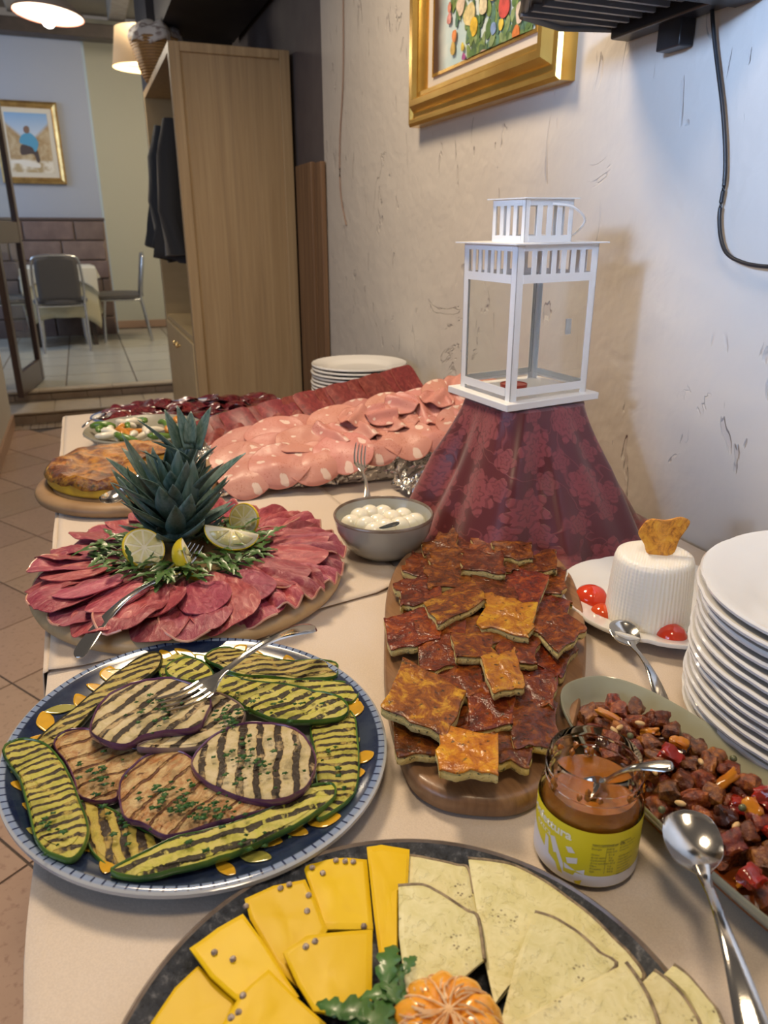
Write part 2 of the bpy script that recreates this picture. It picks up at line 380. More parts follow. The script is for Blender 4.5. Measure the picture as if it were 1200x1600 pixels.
def coat(name, y, col, label, wdt, zb, xo, seed):
    m = simple(name+'_cloth', col, .75, bump=.3, bsc=40, sheen=.3)
    def f(u, v):
        a = u*2*PI; sh = math.sin(min(1, v*5+.05)*PI/2); fl = .75+.35*v
        x = math.cos(a)*.235*sh*fl*(1+.10*math.sin(a*7+seed+v*3)*v); yy = math.sin(a)*wdt*sh*fl*(1+.18*math.sin(a*5+v*4+seed))
        return (xo+x-.03*v, y+yy+.02*math.sin(v*4+seed), 1.68+(zb-1.68)*v+.012*math.sin(a*4+seed)*v)
    o = mesh_obj(name, MB().grid(40, 24, f, wrap=True), m, solid=.006); tag(o, label, 'coat', 'coats in the open wardrobe')
    return o
ca = coat('coat', 3.30, (.022, .024, .030), 'black padded jacket hanging nearest in the open wardrobe', .085, 1.10, .585, 1)
mesh_obj('sleeve', MB().tube([(.40, 3.24, 1.60), (.375, 3.22, 1.48), (.355, 3.20, 1.28), (.36, 3.19, 1.12)], [.045, .055, .052, .046], 12), MATS['coat_cloth'], ca)
MATS['coat_cloth2'] = 1
cb2 = coat('jacket', 3.58, (.028, .035, .048), 'dark navy coat hanging behind the black jacket in the wardrobe', .075, 1.15, .575, 4)
mesh_obj('sleeve', MB().tube([(.40, 3.60, 1.62), (.37, 3.60, 1.5), (.35, 3.58, 1.33), (.355, 3.57, 1.16)], [.04, .05, .048, .04], 12), MATS['jacket_cloth'], cb2)
# basket on top of the wardrobe
t = NT('wicker'); wv = t.wave(26, 1.2, 2, d='Z'); t.bump(wv, .6, .004)
WICK = t.fin(t.mix(t.wave(26, 1.2, 2, d='Z'), (.30, .14, .04), (.66, .40, .15)), .5)
bk = empty('wicker_basket', 'wicker basket with white cloth on top of the oak wardrobe', 'basket', loc=(.415, 3.74, HT))
bk.scale = (.86, .86, .86)
m = MB()
for k in range(16):
    z = .006+k*.0115; r = .062+.058*(k/15)**.8
    pts = [(math.cos(a*PI/18)*r*(1+.02*(-1)**a), math.sin(a*PI/18)*r*(1+.02*(-1)**a), z) for a in range(37)]
    m.tube(pts, .0068, 6)
stuff(mesh_obj('wicker_weave', m, WICK, bk))
mesh_obj('lining', MB().lathe([(.0, .004), (.058, .004), (.112, .17)], 32), simple('brown_fabric', (.14, .085, .06), .8), bk)
m = MB()
m.lathe([(.14*math.sin(a)*(1 if a > .1 else 1), .175+.075*math.cos(a)) for a in [i*PI/10 for i in range(9)]], 40)
t = NT('printed_cloth'); c = t.ramp(t.noise(9, 3, .5, dist=1.5), [(.46, (.85, .82, .78)), (.51, (.30, .22, .20)), (.56, (.85, .82, .78))]); PC = t.fin(c, .8)
bc = mesh_obj('folded_cloth', MB().grid(48, 14, lambda u, v: ((.125+.012*math.sin(u*2*PI*6+v*5))*math.sin(.15+v*1.75)*math.cos(u*2*PI), (.135+.012*math.sin(u*2*PI*5+2))*math.sin(.15+v*1.75)*math.sin(u*2*PI), .185+.075*math.cos(v*1.9)+.01*math.sin(u*30+v*9)), wrap=True), PC, solid=.004, loc=(.415, 3.74, HT)); bc.scale = (.84, .84, .84)
tag(bc, 'white patterned cloth bundled in the basket on the wardrobe', 'cloth')
# boards leaning beside the wardrobe
BOARD = simple('reddish_wood', (.14, .075, .04), .5, col2=(.24, .14, .075), nsc=4, vec=(12, 12, .6))
for i, (y, x, h, l) in enumerate(((2.665, .770, 1.43, 'left and wider'), (2.575, .778, 1.425, 'right and narrower'))):
    tb = mesh_obj('table_leaf', MB().box(0, .018, 0, .20 if i == 0 else .075, 0, h), BOARD, smooth=False, bevel=.003, loc=(x, y, 0))
    tag(tb, 'tall reddish wooden panel standing by the wardrobe, the '+l+' one', 'panel', 'panels standing beside the wardrobe')
# ------------------------------------------------------------------ side room furniture
ALU = simple('brushed_aluminium', (.62, .63, .65), .25, 1); UPH = simple('grey_upholstery', (.10, .095, .10), .8, bump=.1, bsc=80, sheen=.2)
def chair(loc, rz, label):
    c = empty('banquet_chair', label, 'chair', 'aluminium banquet chairs in the side room', loc=loc, rot=(0, 0, rz))
    # faces +y ; back at -y
    def backp(s): return [(s*.205, -.27, 0), (s*.205, -.235, .25), (s*.205, -.20, .44), (s*.215, -.225, .60), (s*.20, -.255, .80), (s*.16, -.265, .855), (0, -.272, .87)]
    for s in (-1, 1):
        mesh_obj('leg', MB().tube(backp(s)[:3], .013, 8), ALU, c)
        mesh_obj('leg', MB().tube([(s*.20, .19, 0), (s*.195, .18, .22), (s*.19, .15, .42)], .013, 8), ALU, c)
    pts = spline(backp(-1)[2:]+backp(1)[2:-1][::-1], 4)
    mesh_obj('back_frame', MB().tube(pts, .012, 8), ALU, c)
    f = lambda u, v: ((u-.5)*.37*(1-.35*max(0, v-.8)), -.205-.055*v-.02*math.sin(PI*v)*0, .47+v*.37+.03*math.sin(PI*u)*(v > .9))
    mesh_obj('backrest', MB().grid(10, 12, f), UPH, c, solid=.035)
    st = smooth_poly([(-.19, -.19), (.19, -.19), (.22, .19), (0, .22), (-.22, .19)], 4)
    mesh_obj('seat', MB().slab(st, .06, lambda x, y: .45+.015*(1-(x*x+y*y)*12), 4, .6), UPH, c)
    mesh_obj('seat_frame', MB().tube([(-.2, -.2, .42), (.2, -.2, .42), (.2, .18, .42), (-.2, .18, .42), (-.2, -.2, .42)], .011, 8), ALU, c)
    return c
c1 = chair((-.23, 7.93, .15), R(2), 'chrome framed grey chair with its back to the steps')
def mkchair(loc, rz, label): c = copy_tree(c1); c.location = loc; c.rotation_euler = (0, 0, rz); c['label'] = label; return c
mkchair((.33, 8.42, .15), R(88), 'chrome framed chair seen side-on at the right of the far table')
mkchair((-.27, 8.84, .15), R(184), 'chrome framed chair on the far side, half hidden by the table')
mkchair((-.72, 8.25, .15), R(-80), 'chrome framed grey chair seen through the glass door')
LINEN = simple('white_linen', (.70, .68, .60), .85, bump=.15, bsc=50); LINEN2 = simple('cream_linen', (.62, .57, .40), .85)
tb = empty('dining_table', 'small square dining table under cloths in the side room', 'table', loc=(-.22, 8.42, .15))
mesh_obj('tabletop', MB().box(-.31, .31, -.33, .33, .71, .74), DWOOD, tb, smooth=False)
for sx in (-1, 1):
    for sy in (-1, 1): mesh_obj('leg', MB().box(sx*.26-.02, sx*.26+.02, sy*.28-.02, sy*.28+.02, 0, .71), DWOOD, tb, smooth=False)
def sqcloth(hx, hy, top, drop, rz, seed, cdrop):
    mb = MB()
    def f(u, v):
        a = u*2*PI; k = max(abs(math.cos(a)), abs(math.sin(a))); cx, cy = math.cos(a)/k, math.sin(a)/k
        corner = (1/k-1)/.414
        if v < .35: q = v/.35; return (cx*hx*q, cy*hy*q, top)
        q = (v-.35)/.65; D = drop+cdrop*corner**2; out = 1+.07*q+.06*q*math.sin(a*8+seed)
        return (cx*hx*out*(1-.10*corner*q), cy*hy*out*(1-.10*corner*q), top-.004-D*q)
    return mb.grid(64, 14, f, wrap=True)
a = mesh_obj('underlay_cloth', sqcloth(.325, .345, .745, .46, 0, 1, .12), LINEN2, solid=.003, loc=(-.22, 8.42, .15)); tag(a, 'long cream under-cloth hanging to near the floor in the side room', 'tablecloth')
a = mesh_obj('top_cloth', sqcloth(.34, .36, .752, .12, 0, 2, .14), LINEN, solid=.003, loc=(-.22, 8.42, .15)); tag(a, 'short white top cloth on the far dining table', 'tablecloth')
# pendant lamp near, shade lamp far
pd = empty('pendant_lamp', 'white enamel pendant lamp with glowing bulb at the top left', 'lamp', loc=(.005, 4.0, 2.085), rot=(R(-3), R(5), 0))
pd.scale = (.78, .78, .78)
WEN = simple('cream_enamel', (.50, .44, .38), .35); WEI = simple('enamel_inside', (.8, .76, .70), .4)
mesh_obj('shade', MB().lathe([(.185, 0), (.18, .012), (.12, .06), (.055, .10), (.05, .15), (.03, .17), (0, .175)], 40), WEN, pd, solid=.003)
mesh_obj('rim', MB().lathe([(.184, -.003), (.188, 0), (.184, .003), (.181, 0)], 40, closed=True), simple('red_rim', (.45, .14, .10), .4), pd)
mesh_obj('bulb', MB().blob((0, 0, -.018), (.040, .040, .05), 2), emis('bulb_glow', (1, .93, .82), 22), pd)
mesh_obj('cord', MB().tube([(0, 0, .17), (0, 0, .95)], .004, 6), DARKP, pd)
l = bpy.data.lights.new('bulb_light', 'POINT'); l.energy = 9; l.color = (1, .88, .7); l.shadow_soft_size = .05
o = bpy.data.objects.new('bulb_light', l); COL.objects.link(o); o.parent = pd; o.location = (0, 0, -.055)
sh = empty('drum_lamp', 'hanging lamp with tapered warm beige fabric shade in the side room', 'lamp', loc=(.665, 7.0, 2.44))
t = NT('lit_shade'); t.b.inputs['Emission Color'].default_value = (.85, .50, .22, 1); t.b.inputs['Emission Strength'].default_value = .38
mesh_obj('shade', MB().lathe([(.235, 0), (.19, .27)], 40), t.fin((.6, .45, .28), .8), sh, solid=.003)
mesh_obj('diffuser', MB().lathe([(.0, .02), (.228, .02)], 40), emis('diffuser_glow', (1, .82, .48), 1.6), sh, solid=.002)
mesh_obj('cord', MB().tube([(0, 0, .02), (0, 0, .84)], .004, 6), DARKP, sh)
l = bpy.data.lights.new('shade_light', 'POINT'); l.energy = 34; l.color = (1, .80, .5); l.shadow_soft_size = .12
o = bpy.data.objects.new('shade_light', l); COL.objects.link(o); o.parent = sh; o.location = (0, 0, -.08)
# picture in the side room
GOLD = simple('antique_gold', (.62, .40, .15), .33, .8, col2=(.42, .25, .09), nsc=14, bump=.4, bsc=60)
GOLDB = simple('bright_gold', (.80, .52, .13), .25, .9, col2=(.66, .38, .08), nsc=9, bump=.12, bsc=30)
MAT1 = simple('linen_mount', (.52, .49, .45), .85, bump=.15, bsc=200); MAT2 = simple('cream_mount', (.62, .58, .50), .8)
def frame_rails(root, W, H, prof, m):
    """four mitred rails in local xz plane, y towards viewer = -y ; prof = (inset, depth) list"""
    for k in range(4):
        mb = MB(); vs = []; n = len(prof)
        hw, hh = (W/2, H/2) if k % 2 == 0 else (H/2, W/2)
        for s in (-1, 1):
            for i, d in prof: vs.append((s*(hw-i), -d, -(hh-i)))
        fs = [(i, (i+1) % n, n+(i+1) % n, n+i) for i in range(n)]+[tuple(range(n)), tuple(range(2*n-1, n-1, -1))]
        mb.add(vs, fs, Matrix.Rotation(k*PI/2, 4, 'Y')); mesh_obj('rail', mb, m, root, smooth=35)
p1 = empty('framed_painting', 'gold framed painting of a seated blue-cloaked figure in the side room', 'painting', loc=(-.33, 8.99, 2.055))
frame_rails(p1, .60, .75, [(0, 0), (0, .03), (.02, .045), (.045, .03), (.055, .034), (.06, .02), (.06, 0)], GOLD)
mesh_obj('mount', MB().box(-.25, .25, -.014, 0, -.325, .325), MAT2, p1, smooth=False)
t = NT('landscape'); s = t.sep(t.co); n1 = t.noise(7, 6, .7, dist=.8)
sky = t.mix(t.math('MULTIPLY_ADD', s[2], 3, .1), (.62, .66, .72), (.16, .34, .62))
bush = t.mix(t.ramp(n1, [(.4, 0.), (.6, 1.)]), (.34, .22, .10), (.50, .40, .26))
h = t.math('SUBTRACT', t.math('MULTIPLY_ADD', t.noise(4, 3), .35, -.08), t.math('ABSOLUTE', t.math('MULTIPLY', s[0], -.3)))
m_ = t.ramp(t.math('SUBTRACT', t.math('MULTIPLY_ADD', t.math('ABSOLUTE', s[0]), .9, .02), s[2]), [(.0, 0.), (.04, 1.)])
c = t.mix(m_, sky, bush); gr = t.ramp(t.math('SUBTRACT', -.0, t.math('ADD', s[2], .14)), [(.0, 0.), (.03, 1.)])
c = t.mix(gr, c, t.mix(t.ramp(t.noise(9, 4), [(.4, 0.), (.55, 1.)]), (.42, .32, .18), (.72, .68, .60)))
cv = mesh_obj('canvas', MB().box(-.195, .195, -.017, -.013, -.27, .27), t.fin(c, .6), p1, smooth=False)
def decal(name, poly, col, y=-.0185, par=cv):
    mesh_obj(name, MB().prism([(x, z) for x, z in smooth_poly(poly, 4)], 0, .0012, M=Matrix.Translation((0, y, 0)) @ Matrix.Rotation(PI/2, 4, 'X')), simple(name+'_paint', col, .6), par, smooth=False)
decal('figure_legs', [(-.08, -.02), (0, -.03), (.06, -.06), (.075, -.16), (.045, -.17), (.02, -.10), (-.09, -.11)], (.07, .05, .05))
decal('blue_cloak', [(-.07, .06), (-.02, .09), (.03, .085), (.08, .02), (.07, -.04), (.04, -.08), (.02, -.04), (-.03, -.02), (-.09, 0)], (.08, .30, .50), -.0192)
decal('figure_head', [(-.035, .10), (-.01, .085), (.012, .10), (.015, .14), (-.01, .155), (-.035, .135)], (.20, .12, .09), -.0195)
decal('white_rock', [(-.19, -.165), (-.08, -.155), (.02, -.175), (.07, -.19), (.06, -.225), (-.05, -.215), (-.12, -.19), (-.19, -.19)], (.72, .69, .64), -.0188)
# ------------------------------------------------------------------ right wall : flower painting, bracket, cable
LT, RT_, zb = PX(657, 200, WX), PX(898, 126, WX), 1.437
fw = LT.y-RT_.y
p2 = empty('flower_painting', 'gold framed oil painting of flowers in a vase on plaster wall', 'painting', loc=(WX, (LT.y+RT_.y)/2, zb+.26), rot=(0, 0, -PI/2))
p2.rotation_euler = (R(0), 0, -PI/2)
FW, FH = fw, .52
prof = [(0, 0), (0, .028), (.006, .034), (.014, .034), (.018, .028), (.026, .030), (.038, .046), (.050, .046), (.056, .036), (.064, .036), (.070, .022), (.070, 0)]
frame_rails(p2, FW, FH, prof, GOLDB)
mesh_obj('mount', MB().box(-FW/2+.07, FW/2-.07, -.014, -.002, -FH/2+.07, FH/2-.07), MAT1, p2, smooth=False)
IW, IH = FW/2-.105, FH/2-.095
frame_rails(p2, IW*2+.012, IH*2+.012, [(0, .013), (0, .018), (.006, .018), (.006, .013)], GOLDB)
t = NT('painted_ground'); s = t.sep(t.co); n1 = t.noise(12, 4, .6, dist=.6)
c = t.mix(t.ramp(n1, [(.35, 0.), (.65, 1.)]), (.40, .55, .60), (.60, .66, .64))
c = t.mix(t.ramp(t.math('MULTIPLY_ADD', t.noise(6, 3), .05, t.math('ADD', s[0], .166)), [(.0, 1.), (.05, 0.)]), c, (.07, .035, .025))
cv2 = mesh_obj('canvas', MB().box(-IW, IW, -.017, -.013, -IH, IH), t.fin(c, .45), p2, smooth=False)
random.seed(11)
def dab(name, x, z, r, col, asp=1.0, rot=0, y=-.0175, n=9):
    pts = []
    for i in range(n):
        a = 2*PI*i/n; q = r*random.uniform(.8, 1.15); X = math.cos(a)*q; Z = math.sin(a)*q*asp
        pts.append((x+X*math.cos(rot)-Z*math.sin(rot), z+X*math.sin(rot)+Z*math.cos(rot)))
    pts = [(max(-IW, min(IW, a)), max(-IH, min(IH, b))) for a, b in smooth_poly(pts, 3)]
    mesh_obj(name, MB().prism(pts, 0, .001, M=Matrix.Translation((0, y, 0)) @ Matrix.Rotation(PI/2, 4, 'X')), simple('paint_%d_%d_%d' % tuple(int(q*99) for q in col), col, .5, col2=tuple(q*.6 for q in col), nsc=70, bump=.5, bsc=120), cv2, smooth=False)
def cvp(px_, py_): p = PX(px_, py_, WX-.018); return (p2.location.y-p.y, p.z-p2.location.z)
for i in range(170):
    x, y = random.uniform(712, 838), random.uniform(-40, 112); x = 765+(x-765)*(1.15-.006*max(0, y)); cx_, cz_ = cvp(x, y)
    dab('painted_leaf', cx_, cz_, random.uniform(.005, .011), random.choice([(.10, .20, .06), (.16, .28, .10), (.26, .36, .16), (.07, .14, .06), (.20, .30, .08), (.10, .22, .16)]), random.uniform(1.3, 2.4), random.uniform(-.6, .6), -.0177-.00001*i)
dab('painted_vase', *cvp(757, 98), .024, (.52, .36, .30), .9, 0, -.0200)
for i, (x, y, r, cc) in enumerate([(735, 24, .024, (.74, .62, .30)), (722, 8, .020, (.72, .58, .45)), (790, 10, .022, (.60, .08, .07)), (742, 42, .017, (.75, .50, .04)), (773, 44, .013, (.22, .34, .62)), (785, 38, .010, (.74, .56, .08)), (808, 54, .015, (.72, .22, .05)), (712, 56, .012, (.72, .26, .08)), (710, 76, .013, (.66, .46, .12)), (725, 74, .008, (.75, .60, .08)), (727, 90, .009, (.40, .08, .30)), (784, 86, .008, (.28, .05, .26)), (704, 30, .012, (.70, .30, .28)), (705, 12, .010, (.70, .28, .20)), (815, 20, .017, (.72, .60, .50)), (758, 6, .020, (.75, .66, .45)), (730, 104, .006, (.20, .30, .55)), (772, -16, .022, (.72, .60, .20)), (830, -10, .018, (.62, .10, .08)), (738, -20, .020, (.70, .32, .30)), (800, -30, .020, (.74, .66, .5))]):
    dab('painted_flower', *cvp(x, y), r*.85, cc, 1.15, random.random(), -.0202-.00008*i)
# wall bracket for a screen (black), seen from below
BLK = simple('black_plastic', (.016, .016, .02), .35)
bk = empty('wall_bracket', 'black plastic wall shelf bracket overhanging the gold frame', 'bracket', loc=(0, 0, 0))
a0 = PX(1100, 45, WX); yR = .88; yL = 1.30; zB = 1.50
def BX(x0, x1, y0, y1, z0, z1): return MB().box(x0, x1, y0, y1, z0, z1)
mesh_obj('tray', MB().prism([(.56, .74), (WX-.002, .74), (WX-.002, 1.062), (.70, 1.088), (.615, 1.055), (.56, .96)], 1.484, 1.492), BLK, bk, smooth=40, bevel=.002)
mesh_obj('front_lip', MB().tube([(.565, .74, 1.486), (.565, .95, 1.486), (.617, 1.05, 1.486), (.70, 1.082, 1.486), (WX-.01, 1.056, 1.486)], .007, 8, 1.1), BLK, bk)
for i in range(7):
    mesh_obj('rib', BX(.60, .755, .86+i*.027, .866+i*.027, 1.476, 1.485), simple('grey_plastic', (.10, .10, .11), .4), bk, smooth=False)
mesh_obj('arm', BX(.62, WX-.002, .80, .845, 1.462, 1.485), BLK, bk, smooth=40, bevel=.003)
mesh_obj('side_rail', BX(.765, WX-.002, .80, 1.05, 1.466, 1.485), BLK, bk, smooth=40, bevel=.003)
mesh_obj('wall_foot', BX(.775, WX-.001, .912, .958, 1.434, 1.468), BLK, bk, smooth=40, bevel=.002)
CAB = simple('black_cable', (.015, .015, .018), .4)
pts = [PX(1110, -30, WX-.012), PX(1116, 60, WX-.012), PX(1130, 180, WX-.011), PX(1133, 270, WX-.010), PX(1124, 340, WX-.010), PX(1132, 390, WX-.012), PX(1160, 410, WX-.014), PX(1205, 417, WX-.016), PX(1260, 415, WX-.012)]
tag(mesh_obj('black_cable', MB().tube(spline(pts, 8), .0026, 8), CAB), 'black cable looping down the plaster wall under the bracket', 'cable')
pts = [PX(536, -40, WX-.003), PX(536, 120, WX-.003), PX(531, 220, WX-.003), PX(532, 300, WX-.003), PX(541, 352, WX-.003)]
tag(mesh_obj('thin_cord', MB().tube(spline(pts, 6), .0025, 6), simple('brown_cord', (.30, .21, .17), .7)), 'thin brown cord hanging down the wall beside the wardrobe', 'cord')
# ================================================================== THE BUFFET TABLE
TX0, TX1, TY0, TY1 = -.085, .785, .06, 1.985
bt = empty('buffet_table', 'long buffet table under the pale cloths along the plaster wall', 'table', loc=((TX0+TX1)/2, (TY0+TY1)/2, 0))
hx, hy = (TX1-TX0)/2, (TY1-TY0)/2
mesh_obj('tabletop', MB().box(-hx+.004, hx-.004, -hy+.004, hy-.004, T-.03, T-.003), OAK, bt, smooth=False)
for sx in (-1, 1):
    for sy in (-1, 1): mesh_obj('leg', MB().box(sx*(hx-.06)-.02, sx*(hx-.06)+.02, sy*(hy-.07)-.02, sy*(hy-.07)+.02, 0, T-.03), DWOOD, bt, smooth=False)
t = NT('pink_cream_cloth'); c = t.mix(t.noise(3, 3), (.62, .52, .425), (.69, .59, .49))
h = t.math('ADD', t.math('MULTIPLY', t.noise(9, 3, .5, dist=.4), 1.0), t.math('MULTIPLY', t.noise(420, 2), .10))
c = t.mix(t.math('MULTIPLY', t.ramp(t.noise(900, 2), [(.4, 0.), (.6, 1.)]), .22), c, (.42, .34, .28))
t.bump(h, .35, .006); CLOTH = t.fin(c, .62, spec=.3, sheen=.25)
def rr(u, x0, x1, y0, y1, r=.03):
    """rounded rectangle perimeter point"""
    W, Hh = x1-x0-2*r, y1-y0-2*r; arc = PI*r/2; tot = 2*(W+Hh)+4*arc; s = u*tot
    segs = [(W, 0), (arc, 1), (Hh, 0), (arc, 1), (W, 0), (arc, 1), (Hh, 0), (arc, 1)]; x, y, a = x0+r, y0, 0
    for L, k in segs:
        if s <= L or (L, k) == segs[-1] and s <= L+1e-6:
            if not k: return (x+math.cos(a)*s, y+math.sin(a)*s, a-PI/2, s+0)
            q = s/L*PI/2; cx, cy = x-math.sin(a)*r, y+math.cos(a)*r
            return (cx+math.sin(a+q)*r, cy-math.cos(a+q)*r, a+q-PI/2, 0)
        if not k: x += math.cos(a)*L; y += math.sin(a)*L
        else:
            cx, cy = x-math.sin(a)*r, y+math.cos(a)*r; a += PI/2; x, y = cx+math.sin(a)*r, cy-math.cos(a)*r
        s -= L
    return (x0+r, y0, -PI/2, 0)
def wr(x, y): return .0011*noise.noise(Vector((x*9, y*5, 2)))+.0006*noise.noise(Vector((x*22, y*18, 5)))
def cloth(name, x0, x1, y0, y1, z, drop, n=260):
    mb = MB()
    def f(u, v):
        px_, py_, a, _ = rr(u, x0, x1, y0, y1); cx, cy = (x0+x1)/2, (y0+y1)/2
        if v <= .5:
            q = v/.5; X = cx+(px_-cx)*q; Y = cy+(py_-cy)*q
            return (X, Y, z+wr(X, Y)*(1 if q < .98 else 0))
        q = (v-.5)/.5; fold = math.sin(u*2*PI*34+3*math.sin(u*25))*.014*q**.8+.006*q
        b = min(q*8, 1); o = .006*math.sin(b*PI/2)+fold*(q > 0)
        return (min(px_+math.cos(a)*o, WX-.006), py_+math.sin(a)*o, z-.006*(1-math.cos(b*PI/2))-drop*max(0, q-.06))
    mb.grid(n, 60, f, wrap=True); return mb
c1_ = mesh_obj('tablecloth', cloth('c', TX0, TX1, TY0, TY1, T, .40), CLOTH, solid=.0012); tag(c1_, 'pale pink tablecloth covering the near end of the buffet', 'tablecloth')
# second cloth over the far part
bx = [(-.10, .742), (.05, .748), (.134, .752), (.22, .765), (.30, .782), (.335, .80), (.352, .83)]
def yb(x):
    for (xa, ya), (xb_, yb2) in zip(bx, bx[1:]):
        if x <= xb_: return ya+(yb2-ya)*(x-xa)/(xb_-xa)
    return .83
def f2(u, v):
    x = -.0865+u*.44 if u >= 0 else -.0865
    y0 = yb(x)+.004*math.sin(x*30); y = y0+(TY1-.012-y0)*v
    return (x+.03*noise.noise(Vector((y*3, 0, 1)))*u, y, T+.0035+wr(x, y)*1.2+.003*max(0, 1-abs(v)*60)*(.5+.5*math.sin(x*40)))
m = MB().grid(50, 110, f2)
def f3(u, v):
    y = .742+(TY1-.012-.742)*v; q = u
    b = min(q*6, 1); return (-.0865-.008*math.sin(b*PI/2)-.012*q*(.5+.5*math.sin(y*40)), y-.004*q, T+.0035+.003*0-.008*(1-math.cos(b*PI/2))-.28*max(0, q-.08)) 
m.grid(14, 110, f3)
c2_ = mesh_obj('overlay_cloth', m, CLOTH, solid=.001); tag(c2_, 'second pale cloth laid over the far left of the table, its hem crossing it', 'tablecloth')
TC = T+.0045            # top of the overlay cloth
# ================================================================== CUTLERY
def cutlery(kind, name, label, head, tail, up=(0, 0, 1), group=None, m=STEEL, w=1.0, bowl_m=None):
    head, tail = Vector(head), Vector(tail); L = (tail-head).length
    o = empty(name, label, kind, group); o.matrix_world = frameM(head, tail-head, up)
    def prof(x):      # gentle S curve in z of a real fork / spoon, x 0..1
        return (.030*math.sin(PI*min(1, x/.34))*-.35 if x < .34 else .018*math.sin(PI*(x-.34)/.66))*L/.2*.8
    if kind == 'fork':
        for k in range(4):
            y = (k-1.5)*.0063*w
            pts = [(L*x, y*(1.0 if x > .05 else .97), prof(x)+.002) for x in (0, .03, .08, .14, .20, .25)]
            mesh_obj('tine', MB().tube(pts, [.0007, .0012, .0015, .0016, .0017, .0018], 6), m, o)
        xs = [.22, .235, .26, .29, .32, .36, .42, .5, .6, .7, .8, .88, .94, .975, .992, 1.0]; ws = [.0112, .012, .0120, .0095, .006, .0036, .003, .0032, .004, .0055, .0072, .0086, .0090, .0078, .005, .001]
    else:
        pl = smooth_poly([(0, 0), (.04*L, .014*w), (.13*L, .0185*w), (.23*L, .0155*w), (.30*L, .006*w), (.33*L, .003), (.33*L, -.003), (.30*L, -.006*w), (.23*L, -.0155*w), (.13*L, -.0185*w), (.04*L, -.014*w)], 4)
        f = lambda x, y: -.009*max(0, 1-((x-.15*L)/(.17*L))**2-(y/(.023*w))**2)
        mesh_obj('bowl', MB().slab(pl, .0016, f, 8, .2), bowl_m or m, o)
        xs = [.28, .32, .36, .42, .5, .6, .7, .8, .88, .94, .975, .992, 1.0]; ws = [.0055, .0045, .0036, .003, .0032, .004, .0055, .0072, .0086, .0090, .0078, .005, .001]
    pts = spline([(L*x, 0, prof(x)+.0018 if kind == 'fork' else max(0, prof(x)) if x > .3 else 0) for x in xs], 3)
    ww = []
    for i in range(len(xs)-1): ww += [(ws[i]+(ws[i+1]-ws[i])*q/3)*w for q in range(3)]
    ww.append(ws[-1]*w)
    # flattened rounded handle
    mb = MB(); N = 10; vs = []; fs = []
    for p, r in zip(pts, ww):
        for j in range(N):
            a = 2*PI*j/N; vs.append((p[0], math.cos(a)*r, p[2]+math.sin(a)*min(.0016+.0*r, r)*(1+.25*math.cos(a*2))))
    for i in range(len(pts)-1):
        for j in range(N): fs.append((i*N+j, (i+1)*N+j, (i+1)*N+(j+1) % N, i*N+(j+1) % N))
    fs += [tuple(range(N)), tuple(range(len(pts)*N-1, (len(pts)-1)*N-1, -1))]
    mesh_obj('handle', mb.add(vs, fs), m, o)
    return o
# ================================================================== PLATES
def plate_mb(r, h=.021, scal=0, n=72):
    k = r/.135
    prof = [(0, .0045), (.070*k, .0045), (.084*k, .006), (.094*k, .011), (.105*k, .0145), (.125*k, h-.002), (.132*k, h), (.1345*k, h+.0005), (.136*k, h-.0012), (.1355*k, h-.0038), (.131*k, h-.0052), (.110*k, .0095), (.094*k, .0055), (.082*k, .0015), (.079*k, 0), (.074*k, 0), (.072*k, .0022), (0, .0022)]
    mb = MB().lathe(prof, n)
    if scal:
        mb.v = [((x*(1+scal*(abs(math.sin(4*math.atan2(y, x)))**.5-.5)*min(1, math.hypot(x, y)/r)**4)), (y*(1+scal*(abs(math.sin(4*math.atan2(y, x)))**.5-.5)*min(1, math.hypot(x, y)/r)**4)), z) for x, y, z in mb.v]
    return mb
pm = plate_mb(.143, .024, .012).mesh('dinner_plate', PORC)
random.seed(5)
N1 = 14
for i in range(N1):
    o = mesh_obj('dinner_plate', pm, None, loc=(.594+random.uniform(-.0018, .0018), .363+random.uniform(-.0018, .0018), T+.0012+i*.00935), rot=(0, 0, random.uniform(0, 6)))
    tag(o, 'white dinner plate, '+('topmost' if i == N1-1 else ordn(N1-i)+' from the top')+' of the near right stack', 'plate', 'near stack of dinner plates')
pm2 = plate_mb(.125, .020).mesh('far_plate', PORC)
for i in range(11):
    o = mesh_obj('dinner_plate', pm2, None, loc=(.648+random.uniform(-.002, .002), 1.845+random.uniform(-.002, .002), T+.0012+i*.0092), rot=(0, 0, random.uniform(0, 6)))
    tag(o, 'white plate, '+('topmost' if i == 10 else ordn(11-i)+' from the top')+' of the far stack by the wall', 'plate', 'far stack of plates')
# ricotta plate
rp = mesh_obj('serving_plate', plate_mb(.116, .020, .03), PORC, loc=(.598, .622, T+.0012)); tag(rp, 'white scalloped plate carrying the ricotta and cherry tomatoes', 'plate')
t = NT('ricotta_white'); s = t.sep(t.co); ang = t.math('ARCTAN2', s[1], s[0])
rib = t.math('SINE', t.math('MULTIPLY', ang, 62)); hz = t.math('SINE', t.math('MULTIPLY', s[2], 1500))
sidem = t.ramp(s[2], [(.080, 1.), (.084, 0.)]); t.bump(t.math('ADD', t.math('MULTIPLY', t.math('ADD', rib, t.math('MULTIPLY', hz, .2)), sidem), t.math('MULTIPLY', t.math('MULTIPLY', t.math('SINE', t.math('MULTIPLY', s[0], 1500)), t.math('SINE', t.math('MULTIPLY', s[1], 1500))), .5)), .28, .0012)
RIC = t.fin(t.mix(t.noise(14, 3), (.90, .87, .80), (.86, .80, .68)), .42, sss=.25, sssc=(.01, .008, .006))
zr = T+.0012+.0055; rc = (.561, .597)
